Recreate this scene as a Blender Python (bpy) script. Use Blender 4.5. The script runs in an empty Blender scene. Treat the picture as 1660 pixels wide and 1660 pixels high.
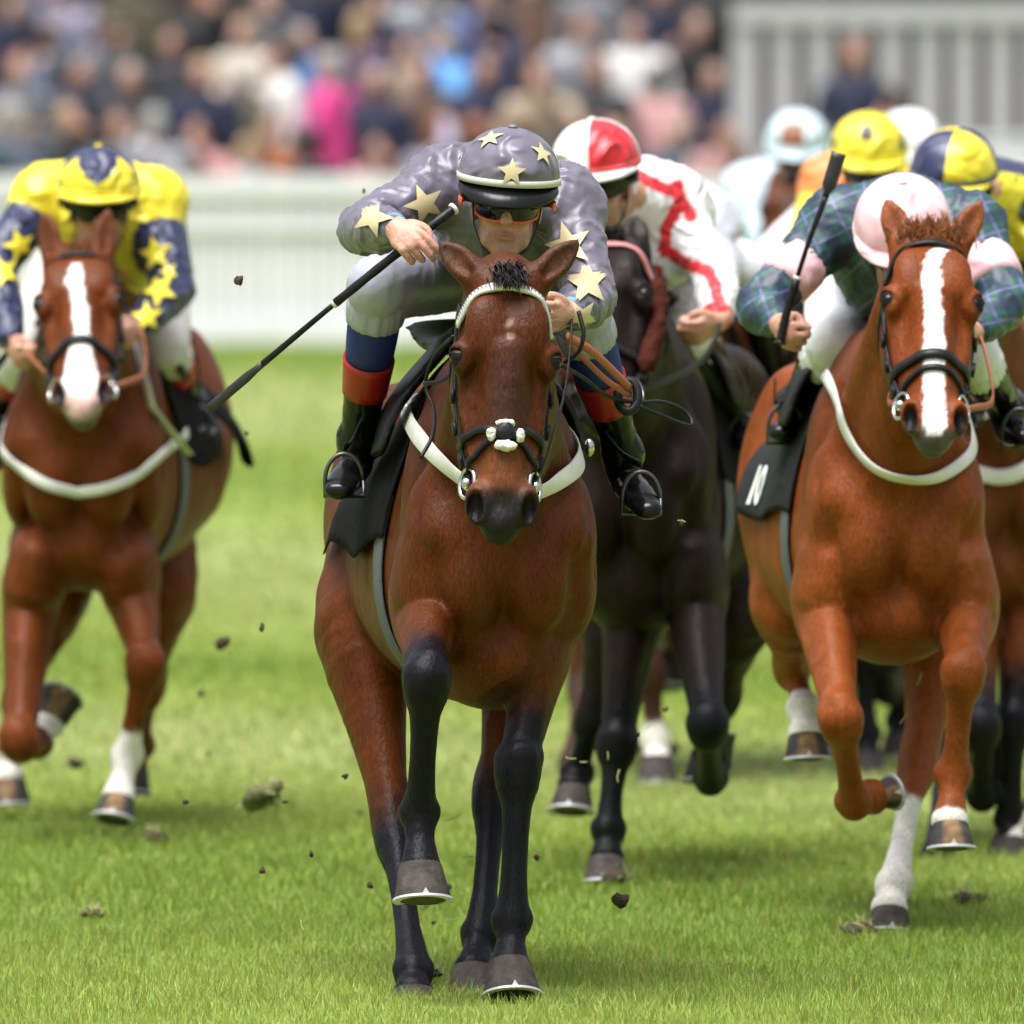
import bpy, math, random
import numpy as np
from mathutils import Vector, Matrix

# ------------------------------------------------------------------ camera, sky, sun, exposure
FPX = 27200.0            # focal length in pixels of a 1660 px wide picture
CAM_H = 2.27
PITCH = math.atan((830 - 67) / FPX)
sc = bpy.context.scene
cd = bpy.data.cameras.new('camera')
cam = bpy.data.objects.new('camera', cd)
sc.collection.objects.link(cam)
sc.camera = cam
cam.location = (0, 0, CAM_H)
cam.rotation_euler = (math.pi / 2 - PITCH, 0, 0)
cd.sensor_width = 36
cd.lens = 36 * FPX / 1660
cd.clip_start = 1
cd.clip_end = 2000
cd.dof.use_dof = True
cd.dof.focus_distance = 39.75
cd.dof.aperture_fstop = 5.8

SUN_EL, SUN_AZ = math.radians(74), math.radians(215)   # high, veiled by cloud, a little behind the camera
w = bpy.data.worlds.new('World'); sc.world = w; w.use_nodes = True
nt = w.node_tree; nt.nodes.clear()
sky = nt.nodes.new('ShaderNodeTexSky'); sky.sky_type = 'NISHITA'; sky.sun_disc = False
sky.sun_elevation = SUN_EL; sky.sun_rotation = SUN_AZ
sky.dust_density = 6; sky.ozone_density = 1
hs = nt.nodes.new('ShaderNodeHueSaturation'); hs.inputs['Saturation'].default_value = 0.35   # overcast: nearly white cloud light
bg = nt.nodes.new('ShaderNodeBackground'); bg.inputs[1].default_value = 0.06
wo = nt.nodes.new('ShaderNodeOutputWorld')
nt.links.new(sky.outputs[0], hs.inputs['Color']); nt.links.new(hs.outputs[0], bg.inputs[0]); nt.links.new(bg.outputs[0], wo.inputs[0])
sd = bpy.data.lights.new('sun', 'SUN'); sd.energy = 1.5; sd.angle = math.radians(40); sd.color = (1, 0.985, 0.965)
sun = bpy.data.objects.new('sun', sd); sc.collection.objects.link(sun)
sun.rotation_euler = (math.radians(16), 0, math.radians(-35))
sun.location = (0, 0, 30)
vs = sc.view_settings
vs.view_transform = 'Standard'; vs.look = 'None'; vs.exposure = 1.78; vs.gamma = 1; vs.use_curve_mapping = False
sc.render.engine = 'CYCLES'
sc.cycles.use_denoising = True
sc.cycles.max_bounces = 5; sc.cycles.diffuse_bounces = 3; sc.cycles.glossy_bounces = 2; sc.cycles.use_adaptive_sampling = True; sc.cycles.adaptive_threshold = .02

# ------------------------------------------------------------------ small helpers
RNG = np.random.default_rng(7)
A = lambda *v: np.array(v, float)
def nrm(v):
    v = np.asarray(v, float); return v / max(1e-9, np.linalg.norm(v))
def sst(x, a, b):
    t = np.clip((x - a) / (b - a), 0, 1); return t * t * (3 - 2 * t)
def lin(c):
    """sRGB 0-255 -> linear"""
    c = np.array(c, float) / 255
    return np.where(c <= .04045, c / 12.92, ((c + .055) / 1.055) ** 2.4)
def at(px, py, Y):
    """world point at depth Y (m from the camera) that a pixel of the 1660 px photograph looks at"""
    u = (px - 830) / FPX; v = (830 - py) / FPX
    f = A(0, math.cos(PITCH), -math.sin(PITCH)); up = A(0, math.sin(PITCH), math.cos(PITCH))
    d = f + u * A(1, 0, 0) + v * up
    return A(0, 0, CAM_H) + d * (Y / d[1])
def vnoise(P, s=1.0, seed=0):
    """cheap smooth noise in [-1,1]"""
    P = np.asarray(P) * s
    r = np.random.default_rng(seed); o = np.zeros(len(P))
    for i in range(5):
        k = r.normal(size=3); k = k / np.linalg.norm(k) * r.uniform(.7, 1.6); ph = r.uniform(0, 6.28)
        o += np.sin(P @ k + ph + 1.3 * np.sin(P @ r.normal(size=3) * .6 + r.uniform(0, 6)))
    return o / 3.2

# ------------------------------------------------------------------ objects
COL = sc.collection
def tag(o, label=None, cat=None, group=None, kind=None):
    if label: o['label'] = label
    if cat: o['category'] = cat
    if group: o['group'] = group
    if kind: o['kind'] = kind
    return o
def empty(name, loc, label=None, cat=None, group=None):
    o = bpy.data.objects.new(name, None); COL.objects.link(o); o.location = Vector(loc)
    o.empty_display_size = .1
    return tag(o, label, cat, group)
def root_loc(p):
    while p.parent: p = p.parent
    return np.array(p.location)
def mk(name, V, Fc, mat, parent=None, smooth=True, col=None, loc=None, fmat=None):
    """a mesh object from world coordinates"""
    V = np.asarray(V, float)
    if parent is not None: off = root_loc(parent)
    elif loc is not None: off = np.asarray(loc, float)
    else: off = np.zeros(3)
    me = bpy.data.meshes.new(name)
    if isinstance(Fc, np.ndarray): Fc = Fc.astype(np.int32)
    me.from_pydata(V - off, [], Fc)
    if not isinstance(mat, (list, tuple)): mat = [mat]
    for m in mat: me.materials.append(m)
    if smooth: me.polygons.foreach_set('use_smooth', np.ones(len(me.polygons), bool))
    if fmat is not None: me.polygons.foreach_set('material_index', np.asarray(fmat, np.int32))
    if col is not None:
        a = me.color_attributes.new('Col', 'FLOAT_COLOR', 'POINT')
        c = np.ones((len(V), 4), np.float32); c[:, :3] = col
        a.data.foreach_set('color', c.ravel())
    me.update()
    o = bpy.data.objects.new(name, me); COL.objects.link(o)
    if parent is not None: o.parent = parent
    else: o.location = Vector(off)
    return o
class Geo:
    """collects vertices and faces"""
    def __init__(s): s.v = []; s.f = []; s.n = 0
    def add(s, V, F):
        V = np.asarray(V, float)
        s.v.append(V); s.f += [[i + s.n for i in f] for f in F]; s.n += len(V)
    def V(s): return np.concatenate(s.v)
    def build(s, name, mat, parent=None, **k): return mk(name, s.V(), s.f, mat, parent, **k)

def frame_along(P, up0=None):
    """parallel-transported frames along a polyline"""
    P = np.asarray(P, float); n = len(P)
    T = np.gradient(P, axis=0); T /= np.maximum(1e-9, np.linalg.norm(T, axis=1))[:, None]
    u = np.array(up0 if up0 is not None else (0, 0, 1), float)
    if abs(np.dot(nrm(u), T[0])) > .95: u = A(1, 0.1, 0)
    U = np.zeros((n, 3))
    for i in range(n):
        u = u - T[i] * np.dot(u, T[i]); u = nrm(u); U[i] = u
    return T, U, np.cross(T, U)
def cat(P, m=6):
    """Catmull-Rom through points (any dimension)"""
    P = np.asarray(P, float)
    if len(P) < 3:
        t = np.linspace(0, 1, m + 1)[:, None]; return P[0] * (1 - t) + P[1] * t
    Q = np.vstack([2 * P[0] - P[1], P, 2 * P[-1] - P[-2]]); out = []
    for i in range(1, len(Q) - 2):
        for t in np.arange(m) / m:
            a, b, c, d = Q[i - 1:i + 3]
            out.append(.5 * (2 * b + (c - a) * t + (2 * a - 5 * b + 4 * c - d) * t * t + (3 * b - a - 3 * c + d) * t ** 3))
    out.append(P[-1]); return np.array(out)
def tube_geo(P, R, n=8, up=None, flat=1.0, closed=False):
    P = np.asarray(P, float); R = np.broadcast_to(np.asarray(R, float), (len(P),))
    T, U, W = frame_along(P, up)
    th = np.arange(n) / n * 2 * np.pi
    V = (P[:, None] + R[:, None, None] * (np.cos(th)[None, :, None] * U[:, None] + flat * np.sin(th)[None, :, None] * W[:, None])).reshape(-1, 3)
    F = []
    m = len(P)
    for i in range(m - 1 + (1 if closed else 0)):
        for j in range(n):
            a = i * n + j; b = i * n + (j + 1) % n
            c = ((i + 1) % m) * n + (j + 1) % n; d = ((i + 1) % m) * n + j
            F.append((a, b, c, d))
    if not closed:
        F.append(tuple(range(n))[::-1]); F.append(tuple((m - 1) * n + j for j in range(n)))
    return V, F
def tube(name, P, R, mat, parent=None, **k): 
    V, F = tube_geo(P, R, **k); return mk(name, V, F, mat, parent)
def ribbon_geo(P, N, w, th, closed=False):
    """a strap: flat side along the normals N"""
    P = np.asarray(P, float); N = np.asarray(N, float); m = len(P)
    w = np.broadcast_to(np.asarray(w, float), (m,))[:, None]
    if closed: T = np.roll(P, -1, 0) - np.roll(P, 1, 0)
    else: T = np.gradient(P, axis=0)
    T /= np.maximum(1e-9, np.linalg.norm(T, axis=1))[:, None]
    N = N - T * np.sum(N * T, 1)[:, None]; N /= np.maximum(1e-9, np.linalg.norm(N, axis=1))[:, None]
    S = np.cross(T, N)
    c = [P - S * w / 2, P - S * w * .42 + N * th, P + S * w * .42 + N * th, P + S * w / 2]
    V = np.stack(c, 1).reshape(-1, 3); F = []
    for i in range(m - 1 + (1 if closed else 0)):
        j = (i + 1) % m
        for k in range(4):
            k2 = (k + 1) % 4
            F.append((i * 4 + k, i * 4 + k2, j * 4 + k2, j * 4 + k))
    if not closed: F += [(3, 2, 1, 0), tuple((m - 1) * 4 + k for k in range(4))]
    return V, F
def box_geo(c, h, R=None):
    c = np.asarray(c, float); h = np.asarray(h, float)
    V = np.array([(x, y, z) for x in (-1, 1) for y in (-1, 1) for z in (-1, 1)], float) * h
    if R is not None: V = V @ np.asarray(R).T
    return V + c, [(0, 1, 3, 2), (4, 6, 7, 5), (0, 4, 5, 1), (2, 3, 7, 6), (0, 2, 6, 4), (1, 5, 7, 3)]

# ------------------------------------------------------------------ signed-distance modelling
def smin(a, b, k):
    if k <= 0: return np.minimum(a, b)
    h = np.maximum(k - np.abs(a - b), 0) / k
    return np.minimum(a, b) - h * h * k * .25
class Field:
    def __init__(s, lo, hi, h):
        s.h = h; s.lo = np.asarray(lo, float) - 4 * h
        s.n = np.ceil((np.asarray(hi, float) + 4 * h - s.lo) / h).astype(int) + 1
        s.d = np.full(s.n, .3, np.float32)
        s.ax = [(s.lo[i] + h * np.arange(s.n[i])).astype(np.float32) for i in range(3)]
    def box(s, lo, hi):
        a = np.clip(np.floor((np.asarray(lo) - s.lo) / s.h).astype(int), 0, s.n - 1)
        b = np.clip(np.ceil((np.asarray(hi) - s.lo) / s.h).astype(int) + 1, a + 1, s.n)
        sl = tuple(slice(a[i], b[i]) for i in range(3))
        X, Y, Z = (s.ax[0][sl[0]][:, None, None], s.ax[1][sl[1]][None, :, None], s.ax[2][sl[2]][None, None, :])
        return sl, X, Y, Z
    def put(s, sl, b, k, sub):
        a = s.d[sl]
        s.d[sl] = -smin(-a, b, k) if sub else smin(a, b, k)
    def ell(s, c, r, R=None, k=.02, sub=False):
        c = np.asarray(c, float); r = np.broadcast_to(np.asarray(r, float), (3,))
        m = (r.max() + k + 4 * s.h) if R is not None else r + k + 4 * s.h
        sl, X, Y, Z = s.box(c - m, c + m)
        x, y, z = X - np.float32(c[0]), Y - np.float32(c[1]), Z - np.float32(c[2])
        if R is not None:
            R = np.asarray(R, np.float32)     # columns = local axes
            x, y, z = (x * R[0, i] + y * R[1, i] + z * R[2, i] for i in range(3))
        r = r.astype(np.float32)
        k0 = np.sqrt((x / r[0]) ** 2 + (y / r[1]) ** 2 + (z / r[2]) ** 2)
        k1 = np.sqrt((x / r[0] ** 2) ** 2 + (y / r[1] ** 2) ** 2 + (z / r[2] ** 2) ** 2)
        s.put(sl, k0 * (k0 - 1) / np.maximum(k1, 1e-4), k, sub)
    def _seg(s, p0, p1, r0, r1, u, X, Y, Z, egg=0.):
        ax = p1 - p0; L = np.linalg.norm(ax); w = ax / max(L, 1e-9)
        u = u - w * np.dot(u, w); u = nrm(u); v = np.cross(w, u)
        w, u, v, p0 = (q.astype(np.float32) for q in (w, u, v, p0))
        x, y, z = X - p0[0], Y - p0[1], Z - p0[2]
        q = x * w[0] + y * w[1] + z * w[2]
        t = np.clip(q / max(L, 1e-9), 0, 1)
        du = x * u[0] + y * u[1] + z * u[2]; dv = x * v[0] + y * v[1] + z * v[2]
        dz = q - t * np.float32(L)
        a = np.float32(r0[0]) + t * np.float32(r1[0] - r0[0]); b = np.float32(r0[1]) + t * np.float32(r1[1] - r0[1])
        if egg: a = a * (1 - egg * np.clip(dv / b, -1, 1))
        c = np.minimum(a, b)
        k0 = np.sqrt((du / a) ** 2 + (dv / b) ** 2 + (dz / c) ** 2)
        k1 = np.sqrt((du / a ** 2) ** 2 + (dv / b ** 2) ** 2 + (dz / c ** 2) ** 2)
        return (k0 * (k0 - 1) / np.maximum(k1, 1e-3)).astype(np.float32)
    def loft(s, P, R, u=(1, 0, 0), k=.02, m=4, egg=0., sub=False):
        """swept elliptical sections: P points, R (a,b) half widths: a along u, b across; smooth spline"""
        P = np.asarray(P, float); R = np.array([(r, r) if np.isscalar(r) else r for r in R], float)
        Q = cat(np.hstack([P, R]), m) if m > 1 else np.hstack([P, R])
        P, R = Q[:, :3], np.maximum(Q[:, 3:], .002); u = np.asarray(u, float)
        mr = R.max() + k + 4 * s.h
        sl, X, Y, Z = s.box(P.min(0) - mr, P.max(0) + mr)
        T = np.full(s.d[sl].shape, .3, np.float32)
        st = np.array([q.start for q in sl])
        for i in range(len(P) - 1):
            g = max(R[i].max(), R[i + 1].max()) + k + 3 * s.h
            s2, x, y, z = s.box(np.minimum(P[i], P[i + 1]) - g, np.maximum(P[i], P[i + 1]) + g)
            t2 = tuple(slice(max(0, s2[j].start - st[j]), max(0, s2[j].stop - st[j])) for j in range(3))
            d = s._seg(P[i], P[i + 1], R[i], R[i + 1], u, x, y, z, egg)
            if T[t2].shape == d.shape: T[t2] = np.minimum(T[t2], d)
        s.put(sl, T, k, sub)
    def sample(s, P):
        g = (np.asarray(P, float) - s.lo) / s.h
        g = np.clip(g, 0, s.n - 1.001); i = g.astype(int); f = g - i
        d = s.d; o = 0
        for a in (0, 1):
            for b in (0, 1):
                for c in (0, 1):
                    wgt = (f[:, 0] if a else 1 - f[:, 0]) * (f[:, 1] if b else 1 - f[:, 1]) * (f[:, 2] if c else 1 - f[:, 2])
                    o = o + wgt * d[i[:, 0] + a, i[:, 1] + b, i[:, 2] + c]
        return o
    def grad(s, P, e=None):
        e = e or s.h * 1.5; P = np.asarray(P, float); g = np.zeros_like(P)
        for i in range(3):
            q = np.zeros(3); q[i] = e
            g[:, i] = s.sample(P + q) - s.sample(P - q)
        return g / np.maximum(1e-9, np.linalg.norm(g, axis=1))[:, None]
    def cast(s, O, D, L, off=0., n=220):
        """first hit of rays O + t D, t in 0..L, with the surface at distance 'off'"""
        O = np.asarray(O, float); D = np.broadcast_to(np.asarray(D, float), O.shape)
        ts = np.linspace(0, L, n)
        P = O[:, None] + D[:, None] * ts[None, :, None]
        d = s.sample(P.reshape(-1, 3)).reshape(len(O), n) - off
        ins = d < 0; hit = ins.any(1); i = np.maximum(ins.argmax(1), 1)
        r = np.arange(len(O)); d0 = d[r, i - 1]; d1 = d[r, i]
        t = ts[i - 1] + (ts[1] - ts[0]) * np.clip(d0 / np.where(np.abs(d0 - d1) < 1e-9, 1, d0 - d1), 0, 1)
        t = np.where(hit, t, L)
        Q = O + D * t[:, None]
        return Q, s.grad(Q), hit
    def snap(s, P, off=0., it=10):
        P = np.array(P, float)
        for _ in range(it):
            P -= ((s.sample(P) - off) * .8)[:, None] * s.grad(P)
        return P, s.grad(P)
    def mesh(s, smooth=2, lam=.5):
        d = s.d; neg = d < 0
        c = np.zeros(np.array(d.shape) - 1, np.uint8)
        for a in (0, 1):
            for b in (0, 1):
                for e in (0, 1):
                    c += neg[a:d.shape[0] - 1 + a, b:d.shape[1] - 1 + b, e:d.shape[2] - 1 + e]
        I = np.argwhere((c > 0) & (c < 8))
        idx = np.full(c.shape, -1, np.int32); idx[I[:, 0], I[:, 1], I[:, 2]] = np.arange(len(I))
        cv = {}
        for a in (0, 1):
            for b in (0, 1):
                for e in (0, 1): cv[(a, b, e)] = d[I[:, 0] + a, I[:, 1] + b, I[:, 2] + e]
        acc = np.zeros((len(I), 3)); cnt = np.zeros(len(I))
        for ax in range(3):
            for p in (0, 1):
                for q in (0, 1):
                    k0 = [p, q]; k0.insert(ax, 0); k1 = [p, q]; k1.insert(ax, 1)
                    v0, v1 = cv[tuple(k0)], cv[tuple(k1)]
                    m = (v0 < 0) != (v1 < 0)
                    t = np.where(m, v0 / np.where(m, v0 - v1, 1), 0)
                    pt = np.tile(np.array(k0, float), (len(I), 1)); pt[:, ax] = t
                    acc += pt * m[:, None]; cnt += m
        V = (I + acc / cnt[:, None]) * s.h + s.lo
        Fs = []
        for ax in range(3):
            n0 = np.take(neg, range(0, d.shape[ax] - 1), ax); n1 = np.take(neg, range(1, d.shape[ax]), ax)
            E = np.argwhere(n0 != n1)
            o = [i for i in range(3) if i != ax]
            ok = (E[:, o[0]] > 0) & (E[:, o[1]] > 0) & (E[:, o[0]] < d.shape[o[0]] - 1) & (E[:, o[1]] < d.shape[o[1]] - 1)
            E = E[ok]; sg = n0[E[:, 0], E[:, 1], E[:, 2]]
            def g(da, db):
                e = E.copy(); e[:, o[0]] += da; e[:, o[1]] += db; return idx[e[:, 0], e[:, 1], e[:, 2]]
            q = np.stack([g(-1, -1), g(0, -1), g(0, 0), g(-1, 0)], 1)
            flip = sg if ax != 1 else ~sg
            q = np.where(flip[:, None], q, q[:, ::-1]); Fs.append(q)
        Fq = np.concatenate(Fs)
        for it in range(smooth * 2):
            l = lam if it % 2 == 0 else -lam * 1.02
            if smooth == 0: break
            S = np.zeros_like(V); C = np.zeros(len(V))
            for i in range(4):
                a, b = Fq[:, i], Fq[:, (i + 1) % 4]
                for j in range(3): S[:, j] += np.bincount(a, V[b, j], len(V)) + np.bincount(b, V[a, j], len(V))
                C += np.bincount(a, minlength=len(V)) + np.bincount(b, minlength=len(V))
            V = V + l * (S / np.maximum(C, 1)[:, None] - V)
        return V, Fq
def vnormals(V, F):
    F = np.asarray(F); n = np.cross(V[F[:, 2]] - V[F[:, 0]], V[F[:, 3]] - V[F[:, 1]])
    N = np.zeros_like(V)
    for i in range(4):
        for j in range(3): N[:, j] += np.bincount(F[:, i], n[:, j], len(V))
    return N / np.maximum(1e-9, np.linalg.norm(N, axis=1))[:, None]
def polydist(P, L, rad=None):
    """distance of points P to polyline L and the running segment parameter of the nearest point"""
    P = np.asarray(P, float); best = np.full(len(P), 9.); par = np.zeros(len(P))
    for i in range(len(L) - 1):
        a, b = np.asarray(L[i], float), np.asarray(L[i + 1], float); ab = b - a
        t = np.clip(((P - a) @ ab) / max(1e-9, ab @ ab), 0, 1)
        d = np.linalg.norm(P - a - t[:, None] * ab, axis=1)
        m = d < best; best[m] = d[m]; par[m] = i + t[m]
    return best, par

# ------------------------------------------------------------------ materials
MATS = {}
def mat(name, rgb=(.5, .5, .5), rough=.6, attr=False, bump=0., bscale=50., var=0., vscale=8., sheen=0., coat=0., metal=0., spec=.5, tex='Object', stretch=None, det=6, fold=0., fscale=9., fdist=.022, streak=0.):
    if name in MATS: return MATS[name]
    m = bpy.data.materials.new(name); m.use_nodes = True; t = m.node_tree; b = t.nodes['Principled BSDF']
    L = t.links.new
    b.inputs['Roughness'].default_value = rough; b.inputs['Metallic'].default_value = metal
    b.inputs['Specular IOR Level'].default_value = spec
    b.inputs['Sheen Weight'].default_value = sheen; b.inputs['Coat Weight'].default_value = coat; b.inputs['Coat Roughness'].default_value = .25
    tc = t.nodes.new('ShaderNodeTexCoord')
    if attr:
        a = t.nodes.new('ShaderNodeAttribute'); a.attribute_name = 'Col'; src = a.outputs['Color']
    else:
        r = t.nodes.new('ShaderNodeRGB'); r.outputs[0].default_value = (*rgb, 1); src = r.outputs[0]
    vec = tc.outputs[tex]
    if stretch:
        mp = t.nodes.new('ShaderNodeMapping'); mp.inputs['Scale'].default_value = stretch; L(vec, mp.inputs['Vector']); vec = mp.outputs[0]
    if var:
        n = t.nodes.new('ShaderNodeTexNoise'); n.inputs['Scale'].default_value = vscale; n.inputs['Detail'].default_value = det
        L(vec, n.inputs['Vector'])
        mr = t.nodes.new('ShaderNodeMapRange'); mr.inputs[1].default_value = .3; mr.inputs[2].default_value = .7
        mr.inputs[3].default_value = 1 - var; mr.inputs[4].default_value = 1 + var; L(n.outputs['Fac'], mr.inputs[0])
        mx = t.nodes.new('ShaderNodeVectorMath'); mx.operation = 'SCALE'; L(src, mx.inputs[0]); L(mr.outputs[0], mx.inputs['Scale'])
        src = mx.outputs[0]
    if streak:                                            # short lying hair
        mp2 = t.nodes.new('ShaderNodeMapping'); mp2.inputs['Scale'].default_value = (260, 260, 60); L(tc.outputs[tex], mp2.inputs['Vector'])
        n3 = t.nodes.new('ShaderNodeTexNoise'); n3.inputs['Scale'].default_value = 1; n3.inputs['Detail'].default_value = 3; n3.inputs['Distortion'].default_value = .6; L(mp2.outputs[0], n3.inputs['Vector'])
        mr3 = t.nodes.new('ShaderNodeMapRange'); mr3.inputs[1].default_value = .3; mr3.inputs[2].default_value = .7; mr3.inputs[3].default_value = 1 - streak; mr3.inputs[4].default_value = 1 + streak; L(n3.outputs['Fac'], mr3.inputs[0])
        mx3 = t.nodes.new('ShaderNodeVectorMath'); mx3.operation = 'SCALE'; L(src, mx3.inputs[0]); L(mr3.outputs[0], mx3.inputs['Scale']); src = mx3.outputs[0]
        mr4 = t.nodes.new('ShaderNodeMapRange'); mr4.inputs[1].default_value = .3; mr4.inputs[2].default_value = .7; mr4.inputs[3].default_value = rough - .08; mr4.inputs[4].default_value = rough + .12; L(n3.outputs['Fac'], mr4.inputs[0]); L(mr4.outputs[0], b.inputs['Roughness'])
    L(src, b.inputs['Base Color'])
    if bump:
        n = t.nodes.new('ShaderNodeTexNoise'); n.inputs['Scale'].default_value = bscale; n.inputs['Detail'].default_value = 4; L(vec, n.inputs['Vector'])
        bp = t.nodes.new('ShaderNodeBump'); bp.inputs['Strength'].default_value = bump; bp.inputs['Distance'].default_value = .01
        L(n.outputs['Fac'], bp.inputs['Height']); L(bp.outputs[0], b.inputs['Normal'])
    if fold:                                              # soft creases of cloth
        n2 = t.nodes.new('ShaderNodeTexNoise'); n2.noise_type = 'RIDGED_MULTIFRACTAL'; n2.inputs['Scale'].default_value = fscale; n2.inputs['Detail'].default_value = 2.5
        n2.inputs['Distortion'].default_value = 1.2; L(tc.outputs['Object'], n2.inputs['Vector'])
        b2 = t.nodes.new('ShaderNodeBump'); b2.inputs['Strength'].default_value = fold; b2.inputs['Distance'].default_value = fdist
        L(n2.outputs['Fac'], b2.inputs['Height'])
        if bump: L(b2.outputs[0], bp.inputs['Normal'])
        else: L(b2.outputs[0], b.inputs['Normal'])
    MATS[name] = m; return m

# ------------------------------------------------------------------ turf
def grass_mat(name, blade):
    m = bpy.data.materials.new(name); m.use_nodes = True; t = m.node_tree; b = t.nodes['Principled BSDF']; L = t.links.new
    g = t.nodes.new('ShaderNodeNewGeometry')
    sp = t.nodes.new('ShaderNodeSeparateXYZ'); L(g.outputs['Position'], sp.inputs[0])
    n0 = t.nodes.new('ShaderNodeTexNoise'); n0.inputs['Scale'].default_value = .35; n0.inputs['Detail'].default_value = 5; L(g.outputs['Position'], n0.inputs['Vector'])
    ad = t.nodes.new('ShaderNodeMath'); ad.operation = 'MULTIPLY_ADD'; L(n0.outputs['Fac'], ad.inputs[0]); ad.inputs[1].default_value = 5; L(sp.outputs['Y'], ad.inputs[2])
    tl = t.nodes.new('ShaderNodeMath'); tl.operation = 'MULTIPLY_ADD'; L(sp.outputs['X'], tl.inputs[0]); tl.inputs[1].default_value = 1.1; L(ad.outputs[0], tl.inputs[2])
    mr = t.nodes.new('ShaderNodeMapRange'); mr.inputs[1].default_value = 36; mr.inputs[2].default_value = 130; L(tl.outputs[0], mr.inputs[0])
    cr = t.nodes.new('ShaderNodeValToRGB'); L(mr.outputs[0], cr.inputs[0])   # mown stripes across the course, light and dark passes
    e = cr.color_ramp.elements
    g_ = 1.0 if blade else .78  # ground sheet darker: self-shade of the blades put into its colour
    pale, mid, dark = [tuple(v * g_ for v in c) for c in ((.355, .425, .150), (.285, .375, .078), (.205, .300, .048))]
    stops = [(0.004, mid), (0.067, mid), (0.098, dark), (0.129, dark), (0.159, mid), (0.212, pale), (0.258, mid), (0.287, dark), (0.315, mid), (0.359, pale), (0.434, pale), (0.485, mid), (0.566, dark), (0.624, mid), (0.68, pale), (0.805, pale), (0.874, dark), (1.002, dark)]
    while len(e) < len(stops): e.new(.5)
    for q, (p, c) in zip(e, stops): q.position = p; q.color = (*c, 1)
    n = t.nodes.new('ShaderNodeTexNoise'); n.inputs['Scale'].default_value = 3.5 if blade else 2.2; n.inputs['Detail'].default_value = 8; L(g.outputs['Position'], n.inputs['Vector'])
    m2 = t.nodes.new('ShaderNodeMapRange'); m2.inputs[1].default_value = .3; m2.inputs[2].default_value = .7; m2.inputs[3].default_value = .84; m2.inputs[4].default_value = 1.16; L(n.outputs['Fac'], m2.inputs[0])
    sc1 = t.nodes.new('ShaderNodeVectorMath'); sc1.operation = 'SCALE'; L(cr.outputs[0], sc1.inputs[0]); L(m2.outputs[0], sc1.inputs['Scale'])
    out = sc1.outputs[0]
    if blade:
        a = t.nodes.new('ShaderNodeAttribute'); a.attribute_name = 'Col'
        mx = t.nodes.new('ShaderNodeVectorMath'); mx.operation = 'MULTIPLY'; L(out, mx.inputs[0]); L(a.outputs['Color'], mx.inputs[1]); out = mx.outputs[0]
        tr = t.nodes.new('ShaderNodeBsdfTranslucent'); L(out, tr.inputs[0])
        ms = t.nodes.new('ShaderNodeMixShader'); ms.inputs[0].default_value = .3
        L(b.outputs[0], ms.inputs[1]); L(tr.outputs[0], ms.inputs[2]); L(ms.outputs[0], t.nodes['Material Output'].inputs[0])
    else:
        n2 = t.nodes.new('ShaderNodeTexNoise'); n2.inputs['Scale'].default_value = 30; n2.inputs['Detail'].default_value = 6; L(g.outputs['Position'], n2.inputs['Vector'])
        bp = t.nodes.new('ShaderNodeBump'); bp.inputs['Strength'].default_value = .8; bp.inputs['Distance'].default_value = .06; L(n2.outputs['Fac'], bp.inputs['Height']); L(bp.outputs[0], b.inputs['Normal'])
    L(out, b.inputs['Base Color']); b.inputs['Roughness'].default_value = .55 if blade else .9; b.inputs['Specular IOR Level'].default_value = .3
    return m
def build_ground():
    # one sheet to the horizon, gently uneven near by
    V, F = [], []
    xs = np.concatenate([[-600, -200, -60, -20], np.linspace(-9, 9, 37), [20, 60, 200, 600]])
    ys = np.concatenate([[-60, 0, 20, 34], np.linspace(36, 80, 89), np.linspace(84, 128, 20), [160, 260, 400, 900, 1800]])
    X, Y = np.meshgrid(xs, ys, indexing='ij'); P = np.stack([X.ravel(), Y.ravel(), np.zeros(X.size)], 1)
    Z = .012 * vnoise(P, .9, 3) + .006 * vnoise(P, 2.7, 4) - .02
    P[:, 2] = np.where((np.abs(P[:, 0]) < 9.1) & (P[:, 1] > 35) & (P[:, 1] < 129), Z, -.02)
    n = len(ys); F = [(i * n + j, (i + 1) * n + j, (i + 1) * n + j + 1, i * n + j + 1) for i in range(len(xs) - 1) for j in range(n - 1)]
    tag(mk('ground', P, F, grass_mat('turf', False)), kind='structure')
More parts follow.
